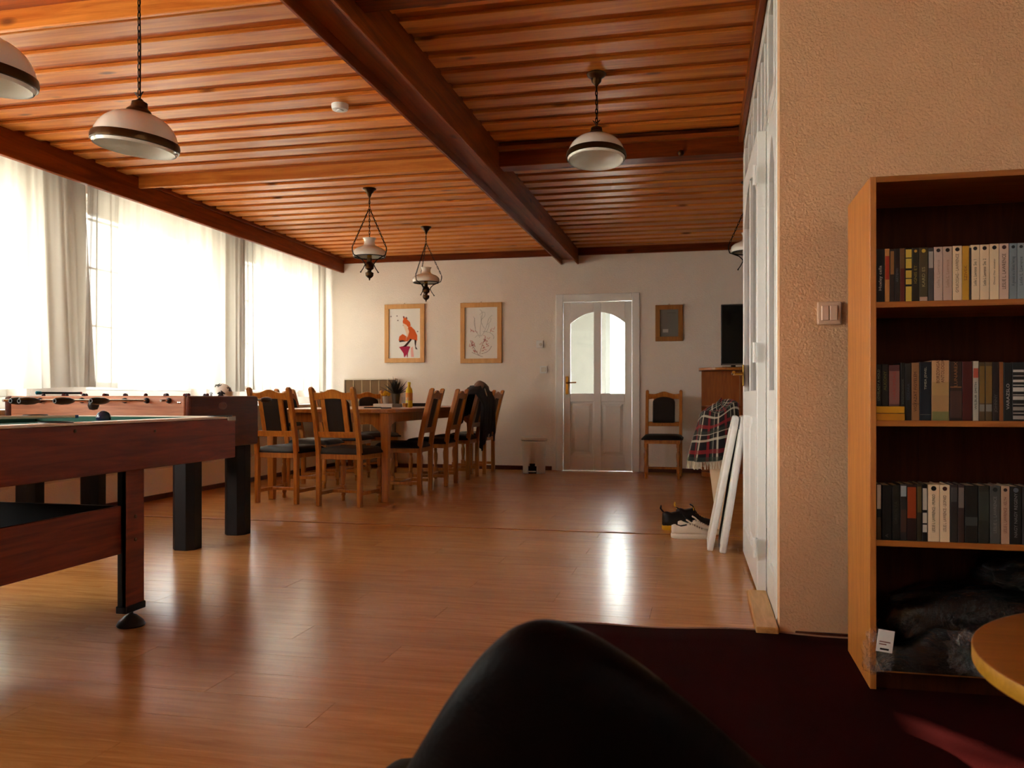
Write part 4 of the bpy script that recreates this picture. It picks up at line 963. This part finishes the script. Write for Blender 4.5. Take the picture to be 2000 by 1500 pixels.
def shoe(name, x, y, rz, label, up, sole, acc, opening_mat, group=None, high=0):
    t = empty(name, (x, y, 0), rz, label, 'shoe', group)
    def W(q):   # half width along the shoe, q 0 heel .. 1 toe
        return .001 + .043*(1-(2*min(q, .5)-1)**2*0)*min(1, (q/.10)**.5 if q < .10 else 1)*min(1, ((1-q)/.16)**.5 if q > .84 else 1)*(.80+.22*math.sin(PI*min(1, q*1.15)))
    def H(q):
        pts = ((0, .078+high), (.08, .086+high), (.22, .074+high), (.36, .082+high), (.44, .092+high), (.58, .074), (.72, .056), (.86, .046), (.96, .034), (1, .026))
        for (a0, h0), (a1, h1) in zip(pts, pts[1:]):
            if q <= a1: k = (q-a0)/(a1-a0); return h0+(h1-h0)*k
        return .02
    L_ = .265
    def outl(sc, z): 
        qs = [k/14 for k in range(15)]
        return [((q-.5)*L_*(1+.02*sc), W(q)*(1+.06*sc)+.001, z) for q in qs] + [((q-.5)*L_*(1+.02*sc), -W(q)*(1+.06*sc)-.001, z) for q in reversed(qs)]
    MB().loft([outl(.3, 0), outl(1.6, .008), outl(1.6, .026), outl(.8, .031)]).build('sole', sole, t, smooth=True, angle=50)
    rings = []
    for k in range(19):
        q = .005+.99*k/18; w_, h_ = W(q), H(q)
        rings.append([((q-.5)*L_, w_*math.copysign(abs(math.cos(a))**.6, math.cos(a)), .028+(h_-.028+.0)*abs(math.sin(a))**.75) for a in [PI*i/14 for i in range(15)]])
    MB().loft(rings, close=False, cap=False).build('upper', up, t, smooth=True, angle=180, solid=.004)
    MB().loft([[((q-.5)*L_, -W(q)*.55, H(q)+.001), ((q-.5)*L_, -W(q)*.3, H(q)+.004), ((q-.5)*L_, W(q)*.3, H(q)+.004), ((q-.5)*L_, W(q)*.55, H(q)+.001)] for q in (.10, .16, .22, .30, .36)], close=False, cap=False).build('shaded_opening', opening_mat, t, smooth=True)  # dark strip over the closed upper paints the shaded shoe opening
    tz = .115+high
    MB().loft([[((.52-.5)*L_, -.022, .082), ((.52-.5)*L_, .022, .082)], [((.42-.5)*L_, -.022, .105+high), ((.42-.5)*L_, .022, .105+high)], [((.35-.5)*L_, -.018, tz), ((.35-.5)*L_, .018, tz)]], cap=False, close=False).build('tongue', up, t, solid=.007)
    for k in range(6):
        q = .44+.055*k; h_ = H(q); w_ = W(q)
        MB().tube([((q-.5)*L_, w_*.8*sg, h_-.016) if abs(sg) > .9 else ((q+.012*sg-.5)*L_, w_*.8*sg, h_+.004) for sg in (-1, -.5, .5, 1)], .0028, 5).build('lace', acc, t, smooth=True)
    if high: MB().tube([(-.5*L_+.004, -.012, .085+high), (-.5*L_-.012, -.012, .105+high), (-.5*L_-.010, 0, .125+high), (-.5*L_-.012, .012, .105+high), (-.5*L_+.004, .012, .085+high)], .005, 6).build('pull_loop', acc, t, smooth=True)
    return t
cream = C('e6d4be', .6, bump=.1); blk = C('17100e', .5)
shoe('sneaker', -.055, 5.53, .10, 'white lace-up sneaker in front of the black and yellow shoes, beside the white boards', cream, C('f0e2ce', .5), C('6a4a40', .7), C('2a2422', .8), 'white sneakers')
shoe('sneaker', -.02, 5.70, .10, 'white sneaker almost hidden behind the front one', cream, C('f0e2ce', .5), C('6a4a40', .7), C('2a2422', .8), 'white sneakers')
shoe('sports_shoe', -.13, 5.88, .25, 'black sports shoe with a yellow sole behind the white sneaker, left one', blk, C('d99a12', .5), C('17100e', .6), blk, None, .035)
shoe('sports_shoe', -.04, 6.06, .1, 'black sports shoe with a yellow heel loop behind the white sneaker, right one', blk, C('1a1412', .5), C('e0a818', .5), blk, None, .035)

# light switch near the bookcase
a = on_y(1595, 590, PY); b = on_y(1643, 634, PY)
ls = empty('light_switch', ((a.x+b.x)/2, PY, (a.z+b.z)/2), 0, 'double rocker light switch on the plaster wall left of the bookcase', 'switch'); wv, hv = (b.x-a.x)/2, (a.z-b.z)/2
MB().box((-wv, -.014, -hv), (wv, -.0005, hv)).build('switch_plate', C('ecc4a4', .3), ls, bevel=.006, seg=2)
for s_ in (-1, 1): MB().box((min(s_*.001, s_*wv*.66), -.02, -hv*.66), (max(s_*.001, s_*wv*.66), -.014, hv*.66)).build('rocker', C('efc9ac', .3), ls, bevel=.003)

# ------------------------------------------------------------------ carpet
cp = empty('carpet', (0, 0, 0), 0, 'dark maroon carpet with thin pale bound edge in the right foreground', 'carpet')
def edge(u): return 3.345 + .022*math.sin(u*5+.6) + .015*math.sin(u*11)
def cf(a, b):
    x = -.60 + 3.9*a; y = -1.5 + (edge(x)+1.5)*b; return (x, y, .003)
MB().grid(cf, 50, 30).build('carpet_pile', M['rug'], cp, smooth=True, angle=180, solid=.005)
MB().tube([(-.60, -1.5, .006), (-.60, 3.33, .006)] + [(-.60+3.9*k/49, edge(-.60+3.9*k/49), .006) for k in range(50)], .005, 6).build('bound_edge', M['rugedge'], cp, smooth=True)

# ------------------------------------------------------------------ bookcase
BX0, BY0, BY1, BH = .503, 2.77, 3.17, 1.572; BWD = 1.0
bk = empty('bookcase', (BX0, BY0, 0), 0, 'tall open beech veneer bookcase with rows of paperbacks at the right edge', 'bookcase')
th = .018
MB().box((0, 0, .007), (th, .4, BH)).build('side_panel', M['beech'], bk, bevel=.001)
MB().box((BWD-th, 0, .007), (BWD, .4, BH)).build('side_panel', M['beech'], bk, bevel=.001)
MB().box((th, 0, BH-th), (BWD-th, .4, BH)).build('top_panel', M['beech_x'], bk, bevel=.001)
bkm = wood('beech_back_shaded', '4c2008', '381404', 'z', 2, .6, spec=.08)  # dark brown carries the shade of the unlit interior; plinth uses it too
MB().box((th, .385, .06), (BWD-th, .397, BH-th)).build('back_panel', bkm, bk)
SH = [1.19, .828, .462]
for z in SH: MB().box((th, .004, z-th), (BWD-th, .385, z)).build('shelf', M['beech_x'], bk, bevel=.001)
MB().box((th, .004, .06), (BWD-th, .385, .078)).build('bottom_panel', M['beech_x'], bk)
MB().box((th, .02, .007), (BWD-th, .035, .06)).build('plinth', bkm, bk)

def text_mesh(s, size, mat, parent, Mx, name='spine_title', ext=.0002, sx=1):
    cu_ = bpy.data.curves.new('t', 'FONT'); cu_.body = s; cu_.size = size; cu_.extrude = ext; cu_.align_x = 'CENTER'; cu_.align_y = 'CENTER'; cu_.resolution_u = 2
    ob = bpy.data.objects.new('t', cu_); COL.objects.link(ob)
    bpy.context.view_layer.update()
    me = bpy.data.meshes.new_from_object(ob.evaluated_get(bpy.context.evaluated_depsgraph_get())); bpy.data.objects.remove(ob)
    me.transform(Matrix.Diagonal((sx, 1, 1, 1))); me.transform(Mx); me.materials.clear(); me.materials.append(mat)
    o = bpy.data.objects.new(name, me); COL.objects.link(o); o.parent = parent; return o
def spine_M(x, z, up=True, y=-.0006):
    # text lies on a spine facing -y, reading bottom-to-top
    return T(x, y, z) @ R(PI/2, 'X') @ R(PI/2 if up else -PI/2, 'Z')
def book(x0, w, z, h, col, label, text=None, tcol='2a1a14', tsize=None, emblem=None, band=None, yin=.012, depth=.108, up=True, lean=0, group=None, tfrac=.5, rough=.45):
    t = empty('book', (BX0+x0+w/2, BY0+yin, z), 0, label, 'book', group)
    if lean: t.rotation_euler = (0, lean, 0)
    cm = C(col, rough)
    c_ = .0015
    MB().box((-w/2, 0, 0), (w/2, c_, h)).box((-w/2, c_, 0), (-w/2+c_, depth, h)).box((w/2-c_, c_, 0), (w/2, depth, h)).build('cover', cm, t, bevel=.0007)
    MB().box((-w/2+c_, c_, .003), (w/2-c_, depth-.003, h-.003)).build('page_block', M['page'], t)
    if band:
        for (b0, b1, bc_) in band: MB().box((-w/2+.001, -.0005, h*b0), (w/2-.001, .0001, h*b1)).build('spine_band', C(bc_, .5), t)
    if emblem: 
        MB().lathe([(w*.24, 0), (w*.24, .0006)], 14, T(0, 0, h*.935) @ R(PI/2, 'X')).build('emblem', C(emblem, .5), t)
    if text:
        s = tsize or min(w*.62, .012); L_ = len(text)*s*.58; sx = min(1.3, h*.72/L_)
        text_mesh(text, s, C(tcol, .5), t, spine_M(0, h*tfrac, up), sx=sx)
    return t
def X(u): return on_y(u, 600, BY0+.012).x - BX0
def row(org_u, sc, specs, z, h0, gid):
    for i, sp_ in enumerate(specs):
        k = dict(sp_[5]) if len(sp_) > 5 else {}
        zo = k.pop('zo', 0)
        yq = BY0+k.get('yin', .012)
        a, b = [max(.019, on_y(org_u+q/sc, 600, yq).x-BX0) for q in sp_[:2]]
        dh = sp_[4]
        book(a+.0004, max(.006, b-a-.0008), z+zo, h0+dh, sp_[2], sp_[3], group=gid, **k)
CR = 'efd3ac'
row(1690, 6.452, [
 (130, 245, '150b10', 'black book with a white handwritten title, first on the top shelf', 0, dict(text='Huxley cella', tcol='e8dcd0', tsize=.012, tfrac=.45)),
 (246, 308, 'c98a4a', 'thin orange-cream paperback with a red band, second on the top shelf', 0, dict(band=[(.42, .86, 'a8341c')])),
 (312, 368, '2a1a14', 'thin dark paperback with an orange patch near its top on the top shelf', -.002, dict(band=[(.52, .96, '9a6a3a')])),
 (370, 434, '24140f', 'plain very dark paperback left of the olive-red one on the top shelf', 0, dict(text='ARTEMIS', tcol='5a5a60')),
 (436, 500, '6a4a28', 'olive and dark red paperback left of the black-yellow one on the top shelf', 0, dict(band=[(0, .62, '5a1810')])),
 (504, 590, '120c0a', 'black paperback with yellow blocks down its spine on the top shelf', 0, dict(band=[(.82, .97, 'd8b84a'), (.62, .80, 'd8b84a'), (.44, .58, 'd0b048'), (.32, .42, 'd8b84a'), (.0, .28, 'd8b84a')])),
 (592, 676, '2a2012', 'dark paperback with a golden medallion on the top shelf', 0, dict(emblem='c8963a', text='IGNIS ET', tcol='a08a3c', tfrac=.5)),
 (680, 790, '4a3c22', 'olive paperback with a yellow crest and pale foot on the top shelf', 0, dict(emblem='d8b040', band=[(0, .08, 'c8a088')], text='KARD ES', tcol='b0a070', tfrac=.45)),
 (795, 862, '4a4240', 'slim grey paperback with a pale top label on the top shelf', -.002, dict(band=[(.62, .93, 'b0a49a')])),
 (866, 976, 'cbb0a0', 'pale pinkish paperback with emblem, first of the cream run on the top shelf', 0, dict(emblem='2a1a18', text='Leslie L. Lawrence', tcol='a08470')),
 (979, 1096, 'c8a894', 'pale pinkish paperback with emblem, second of the cream run on the top shelf', 0, dict(emblem='2a1a18', text='Leslie L. Lawrence', tcol='a07c60')),
 (1101, 1219, CR, 'cream paperback with a brown title just left of the yellow paperback', .001, dict(emblem='1a1210', text='GYILKOSSAG - LAWRENCE', tcol='6a3a20')),
 (1222, 1310, 'd09a2a', 'yellow paperback in the middle of the cream run on the top shelf', 0, dict(text='SZIVEK', tcol='8a4a14')),
 (1313, 1327, '2c1612', 'very thin dark booklet right of the yellow paperback on the top shelf', -.006, dict()),
 (1329, 1441, CR, 'cream paperback with volume number 1, right of the thin dark booklet', .002, dict(emblem='1a1210', text='Leslie L. Lawrence  Siva  1', tcol='3a1a12')),
 (1445, 1562, CR, 'cream paperback with volume number 2 on the top shelf', .002, dict(emblem='1a1210', text='Leslie L. Lawrence  Siva  2', tcol='3a1a12')),
 (1567, 1686, CR, 'cream paperback with a small two-line title on the top shelf', .003, dict(emblem='1a1210', text='Omosi Oto visszater', tcol='6a4a38', tsize=.007)),
 (1690, 1810, 'd6b8a4', 'cream paperback with a large bold title left of the blue-grey ones', .003, dict(emblem='3a1416', text='LESLIE L. LAWRENCE', tcol='3a1a12', tsize=.014)),
 (1816, 1913, '7e8a90', 'blue-grey paperback with emblem, left one of the blue-grey pair', .003, dict(emblem='20262a', text='A gonosz es a fekete herceg', tcol='3a444a')),
 (1916, 2012, '8a979c', 'blue-grey paperback with emblem, right one of the blue-grey pair', .003, dict(emblem='20262a', text='Leslie L. Lawrence', tcol='3a444a')),
 (2016, 2110, '9a4a30', 'rust paperback at the picture edge on the top shelf', .002, dict())],
 1.19, .163, 'paperbacks on the top shelf')
row(1690, 6.452, [
 (130, 205, '1c1410', 'dark paperback with pale green title standing on the yellow books, leftmost', -.047, dict(text='LOVELADY A HOLD', tcol='8a8f70', zo=.0435)),
 (208, 292, '20160f', 'dark paperback with a yellow-green title standing on the yellow books', -.047, dict(text='ALKONY', tcol='7a7030', zo=.0435, tfrac=.6)),
 (297, 436, '5a3230', 'thick brown book with a pinkish panel on the middle shelf', -.050, dict(band=[(.05, .85, '8a5a50')], text='HAROMSAG', tcol='a03c30', zo=.0435)),
 (446, 502, '1a120e', 'dark book with grey-green title right of the pinkish one', 0, dict(text='BOSZORKANYOK', tcol='5a6050')),
 (505, 580, '1e1512', 'dark book with a faint blue-grey title left of the tan one', -.002, dict(text='EJSZAKA', tcol='3a4450')),
 (584, 682, '9a6a42', 'tan book with a dark vertical title on the middle shelf', 0, dict(text='VIGYAZAT FIGYELEM', tcol='3a1c12', band=[(.28, .29, '5a3a20')])),
 (686, 833, '10141f', 'navy book with a white ornament in the middle of its spine', .002, dict(text='TIMEA JEWEL', tcol='b8b4a0', tsize=.009, tfrac=.72, band=[(.10, .102, 'b8b4a0')])),
 (836, 1058, 'c89c6e', 'thick cream book with a desert landscape spine on the middle shelf', .006, dict(band=[(.0, .15, '7a7848'), (.15, .42, 'b08a5a'), (.42, .64, 'b8925c')], text='BORZONGAS\nANTOLOGIA', tcol='5a2414', tsize=.013, tfrac=.82)),
 (1063, 1220, '2e1c16', 'thick dark brown book with a gold line across its spine', .003, dict(band=[(.555, .575, '8a5a34'), (.05, .50, '4a3028')], text='LUNAREX', tcol='9a6a44', tsize=.013, tfrac=.78)),
 (1223, 1352, '4a0f0a', 'plain dark red book on the middle shelf', .002, dict()),
 (1356, 1430, 'b8b4a4', 'white paperback with a tall black title on the middle shelf', .003, dict(text='WILBUR SMITH', tcol='1c1a18', band=[(.72, .88, 'b0503c')], tfrac=.42)),
 (1434, 1510, '4e3a1c', 'brown paperback with ochre panel, left one of the matching pair', 0, dict(band=[(.3, .93, '7a5c28'), (.16, .28, '7e7a74')])),
 (1514, 1602, '4e3a1c', 'brown paperback with ochre panel, right one of the matching pair', 0, dict(band=[(.3, .93, '7a5c28'), (.16, .28, '7e7a74')])),
 (1605, 1686, '241614', 'dark paperback left of the orange-brown book on the middle shelf', 0, dict(text='JOHNNY', tcol='6a625c', tfrac=.3)),
 (1690, 1742, '8a5020', 'orange-brown thin book left of the two black books', 0, dict()),
 (1745, 1852, '0e0c0e', 'black book with a thin white title and a white dot at its foot', -.002, dict(text='VARAZSLO', tcol='b8b0a8', tfrac=.42)),
 (1855, 2005, '0c0b0d', 'black book with stacked white markings across its spine', -.001, dict(band=[(.83, .87, 'c8c4bc'), (.76, .77, 'c8c4bc'), (.66, .70, 'c8c4bc'), (.60, .615, 'c8c4bc'), (.50, .57, 'c8c4bc'), (.44, .45, 'c8c4bc'), (.36, .42, 'b8b4ac'), (.28, .29, 'c8c4bc'), (.18, .24, '8a867e'), (.13, .14, 'c8c4bc'), (.03, .09, '9a968e')])),
 (2008, 2100, '3a2016', 'dark brown book at the picture edge on the middle shelf', 0, dict())],
 .828, .176, 'books on the middle shelf')
for k, (z, w_, lb) in enumerate(((.828, .082, 'yellow paperback lying flat, lower of the two on the middle shelf'), (.8505, .080, 'yellow paperback lying flat, upper of the two on the middle shelf'))):
    t = empty('book', (BX0+th+.0415, BY0+.008, z), 0, lb, 'book', 'yellow paperbacks lying flat')
    hh = .0205 if k == 0 else .020
    MB().box((-w_/2, 0, 0), (w_/2, .0015, hh)).box((-w_/2, .0015, 0), (w_/2, .09, .0015)).box((-w_/2, .0015, hh-.0015), (w_/2, .09, hh)).build('cover', C('d09218' if k else 'c07c14', .5), t)
    MB().box((-w_/2+.002, .0015, .0015), (w_/2-.002, .088, hh-.0015)).build('page_block', M['page'], t)
row(1640, 2.778, [
 (200, 226, '1a120f', 'paperback with a white upper spine half, leftmost on the lowest book shelf', 0, dict(band=[(.55, .98, 'd8cdbc'), (0, .4, '4a3826')])),
 (230, 283, '15100d', 'black book with a faint mark at its foot on the lowest book shelf', -.004, dict(text='A', tcol='6a6258', tfrac=.08)),
 (285, 327, '1b1713', 'dark olive-black book with a pale flame at its foot', -.004, dict(text='ORSOLYA', tcol='3a3a2c')),
 (329, 364, '2c2622', 'dark book with a grey-white portrait at its top', 0, dict(band=[(.78, .97, '9aa0a4'), (.15, .55, '4a3026')])),
 (365, 417, '2a1410', 'book with an orange-red upper spine on the lowest book shelf', 0, dict(band=[(.4, .95, '9a3c14')])),
 (419, 446, '2c2414', 'thin dark olive book left of the white-barred one', .002, dict(band=[(.5, .95, '5a4a24')])),
 (448, 476, '100c0b', 'thin black book with white bars down its spine', .001, dict(band=[(.55, .93, 'c9bfae'), (.32, .5, 'c9bfae'), (.16, .29, 'c9bfae')])),
 (479, 541, CR, 'cream paperback with emblem and dark title, left one of the cream pair', 0, dict(emblem='1a1210', text='LESLIE L. LAWRENCE - MUNGO', tcol='3a1c14')),
 (543, 598, CR, 'cream paperback with emblem and reddish title, right one of the cream pair', 0, dict(emblem='4a1c14', text='LESLIE L. LAWRENCE - LEOPARD', tcol='6a2c1c')),
 (601, 641, '2c2422', 'dark grey book right of the cream pair', .002, dict(band=[(.7, .95, '4a4442')])),
 (643, 677, '3a2420', 'thin dark book with reddish-brown picture spine', .002, dict(band=[(.6, .95, '7a6a60')])),
 (680, 750, '1c1814', 'thick near-black book with a grey-green picture low on its spine', 0, dict(band=[(.3, .45, '4a4a44')])),
 (753, 812, '24241e', 'dark green-grey book with a small pale mark', 0, dict(band=[(.4, .9, '34362e')])),
 (815, 872, '4c4a46', 'grey paperback with emblem left of the lone cream paperback', 0, dict(emblem='141210', text='LESLIE L. LAWRENCE', tcol='8a8680')),
 (876, 922, 'bf9a7e', 'lone cream paperback with emblem near the right of the lowest book shelf', 0, dict(emblem='2a1612', text='LESLIE L. LAWRENCE - KELYH', tcol='6a2416')),
 (925, 987, '17120f', 'black paperback with emblem at the right end of the lowest book shelf', 0, dict(emblem='5a6068', text='NAGY NAGY REGENY', tcol='8a8480')),
 (990, 1045, '2a2220', 'dark book at the picture edge on the lowest book shelf', 0, dict())],
 .462, .172, 'books on the lowest book shelf')

# garment bag on the bottom shelf
bgm = P('black_fabric_bundle', '0d0705', .7, bump=.3, bscale=30, spec=.1)
film, ft_, fb2 = newmat('clear_plastic_film'); ft_.nodes.remove(fb2); Lk = ft_.links
tp = ft_.nodes.new('ShaderNodeBsdfTransparent'); gl = ft_.nodes.new('ShaderNodeBsdfGlossy'); gl.inputs['Roughness'].default_value = .12; fr_ = ft_.nodes.new('ShaderNodeMath'); fr_.operation = 'MULTIPLY_ADD'; fr_.inputs[1].default_value = .6; fr_.inputs[2].default_value = .035; lw_ = ft_.nodes.new('ShaderNodeLayerWeight'); pw2 = ft_.nodes.new('ShaderNodeMath'); pw2.operation = 'POWER'; pw2.inputs[1].default_value = 4; Lk.new(lw_.outputs['Facing'], pw2.inputs[0]); Lk.new(pw2.outputs[0], fr_.inputs[0])
mx = ft_.nodes.new('ShaderNodeMixShader'); nz = ft_.nodes.new('ShaderNodeTexNoise'); nz.inputs['Scale'].default_value = 7; nz.inputs['Detail'].default_value = 6; nz.inputs['Distortion'].default_value = 2.5; bp = ft_.nodes.new('ShaderNodeBump'); bp.inputs['Strength'].default_value = 1; bp.inputs['Distance'].default_value = .06
tc2 = ft_.nodes.new('ShaderNodeTexCoord'); Lk.new(tc2.outputs['Object'], nz.inputs['Vector']); Lk.new(nz.outputs['Fac'], bp.inputs['Height']); Lk.new(bp.outputs[0], gl.inputs['Normal']); Lk.new(bp.outputs[0], lw_.inputs['Normal'])
Lk.new(fr_.outputs[0], mx.inputs[0]); Lk.new(tp.outputs[0], mx.inputs[1]); Lk.new(gl.outputs[0], mx.inputs[2]); Lk.new(mx.outputs[0], ft_.nodes['Material Output'].inputs[0])
def lump(cx_, cy_, cz_, rx_, ry_, rz_, seed, infl=0, amp=.05):
    rn = random.Random(seed); ph_ = [rn.uniform(0, 6.28) for _ in range(6)]; mb = MB(); n1, n2 = 48, 24
    def fn(a, b):
        th_ = 2*PI*a; p_ = PI*b-PI/2
        c_, s_ = math.cos(th_), math.sin(th_); cp_, sp2 = math.cos(p_), math.sin(p_)
        def se(v, e): return math.copysign(abs(v)**e, v)
        k = 1 + amp*(math.sin(5*th_+3*p_+ph_[0]) + .6*math.sin(9*th_-4*p_+ph_[1]) + .4*math.sin(14*p_+3*th_+ph_[2]))
        return (cx_ + (rx_+infl)*se(c_, .7)*se(cp_, .6)*k, cy_ + (ry_+infl)*se(s_, .7)*se(cp_, .6)*k, max(.002, cz_ + (rz_+infl)*se(sp2, .8)*k))
    return mb.grid(fn, n1, n2)
bg1 = empty('clothing_bag', (BX0+.43, BY0+.18, .078), 0, 'black clothes wrapped in clear plastic stuffed in the bottom of the bookcase', 'bag', 'wrapped bundles')
lump(0, .0, .10, .36, .13, .11, 4).build('cloth_bundle', bgm, bg1, smooth=True, angle=180)
lump(0, -.005, .105, .36, .135, .115, 4, .008).build('plastic_wrap', film, bg1, smooth=True, angle=180)
MB().add([(-.345, -.15, .10), (-.30, -.16, .085), (-.325, -.155, .20), (-.29, -.15, .13), (-.25, -.15, .10)], [(0, 1, 2), (1, 3, 2), (1, 4, 3)]).build('plastic_corner', film, bg1)
bg2 = empty('clothing_bag', (BX0+.60, BY0+.22, .078), .1, 'second black bundle in crumpled plastic lying on top of the larger one', 'bag', 'wrapped bundles')
lump(0, -.02, .27, .24, .12, .05, 8, amp=.08).build('cloth_bundle', bgm, bg2, smooth=True, angle=180)
lump(0, -.02, .275, .25, .13, .055, 9, .006, .1).build('plastic_wrap', film, bg2, smooth=True, angle=180)
bg3 = empty('clothing_bag', (BX0+.31, BY0+.03, .078), 0, 'clear plastic wrapped black garment with a white tag spilling out of the bookcase', 'bag', 'wrapped bundles')
def spill(infl=0):
    def fn(a, b):
        x = -.29 + .62*a; th_ = PI*b
        hgt = (.13*math.sin(PI*min(1, a*1.08+.01))**.6 + .004) * (1-.5*a); yy = .085*math.cos(th_)
        w_ = .02*math.sin(a*17+b*5)+.01*math.sin(a*31)
        return (x - (.0), yy - (0.0), max(-.0+.004, (hgt+infl+w_*.6)*math.sin(th_)) - .0)
    return MB().grid(fn, 40, 16)
spill().build('cloth_bundle', bgm, bg3, smooth=True, angle=180)
spill(.008).build('plastic_wrap', film, bg3, smooth=True, angle=180)
tg = on_y(1729, 1252, BY0-.14); lt = T(tg.x-(BX0+.31), tg.y-(BY0+.03), tg.z-.078)
MB().box((-.022, -.002, -.032), (.022, .0, .032), lt @ R(.12, 'Y')).build('paper_tag', M['paper'], bg3)
for k, zz in enumerate((-.004, -.011)): MB().box((-.016, -.003, zz), (.014-.01*k, -.002, zz+.003), lt @ R(.12, 'Y')).build('tag_print', C('8a5a4a', .6), bg3)
MB().box((-.012, -.003, -.026), (.012, -.002, -.021), lt @ R(.12, 'Y')).build('tag_print', C('1a1210', .6), bg3)

lump(-.30, -.10, .055, .035, .03, .055, 13, amp=.28).build('crumpled_film', film, bg3, smooth=True, angle=180)
lump(-.05, -.08, .07, .05, .03, .05, 17, amp=.25).build('crumpled_film', film, bg3, smooth=True, angle=180)

# ------------------------------------------------------------------ round coffee table
ct = empty('coffee_table', (.82, 1.42, 0), 0, 'low round beech coffee table cut off by the right edge of the picture', 'table')
MB().lathe([(.395, .47), (.40, .472), (.40, .498), (.397, .50)], 96).build('tabletop', wood('coffee_top', 'a05a1c', '84450f', 'x', 2, .4, spec=.3), ct, smooth=True)
MB().lathe([(.4005, .4735), (.4012, .475), (.4012, .4955), (.4005, .497)], 96, cap=False).build('edge_band', wood('edge_band', 'c08a2a', 'a8741c', 'x', 2, .35), ct, smooth=True)
for k in range(4):
    a = PI/4+k*PI/2; MB().tube([(.24*math.cos(a), .24*math.sin(a), .47), (.30*math.cos(a), .30*math.sin(a), .007)], [.024, .018], 12).build('leg', M['beech'], ct, smooth=True)

# ------------------------------------------------------------------ black armchair just in front of the camera (seen from behind)
ar = empty('armchair', (-.17, 1.15, .007), .0, 'black leather armchair with a rounded back in the bottom foreground', 'armchair')
def shell(a, b, off=0):
    # a sweeps round the back from left arm to right arm, b from bottom to top
    th_ = -1.9 + 3.8*a                         # 0 = rear middle (towards the camera, -y)
    dr_ = .15*(abs(th_)/.50)**2.2 if th_ < 0 else .15*(th_/.84)**1.9
    top = .650 - .30*(1-math.exp(-dr_/.30*1.2))
    r = .27 + off
    return (r*1.05*math.sin(th_), -r*math.cos(th_)*1.0 + (.0), .10 + (top-.10)*b)
N1 = 48
rings = []
for i in range(N1+1):
    a = i/N1; ring_ = []
    zs = [(b_, o_) for b_, o_ in ((0, .0), (.4, .012), (.75, .02), (.9, .02), (.965, .012), (1.0, -.012), (1.0, -.05), (.965, -.075), (.88, -.085), (.6, -.08), (.3, -.07), (0, -.06))]
    for b_, o_ in zs: ring_.append(shell(a, b_, o_))
    rings.append(ring_)
MB().loft(rings).build('back_shell', M['leather'], ar, smooth=True, angle=180, sub=1)
MB().lathe([(.17, .30), (.185, .32), (.185, .40), (.16, .425), (.001, .43)], 32, T(0, .02, 0)).build('seat_cushion', M['leather'], ar, smooth=True)
MB().lathe([(.19, .10), (.19, .30)], 32).build('seat_base', M['leather'], ar, smooth=True)
for k in range(4):
    a = PI/4+k*PI/2; MB().tube([(.15*math.cos(a), .15*math.sin(a), .11), (.19*math.cos(a), .19*math.sin(a), .014)], [.018, .012], 10).build('leg', M['black'], ar, smooth=True)
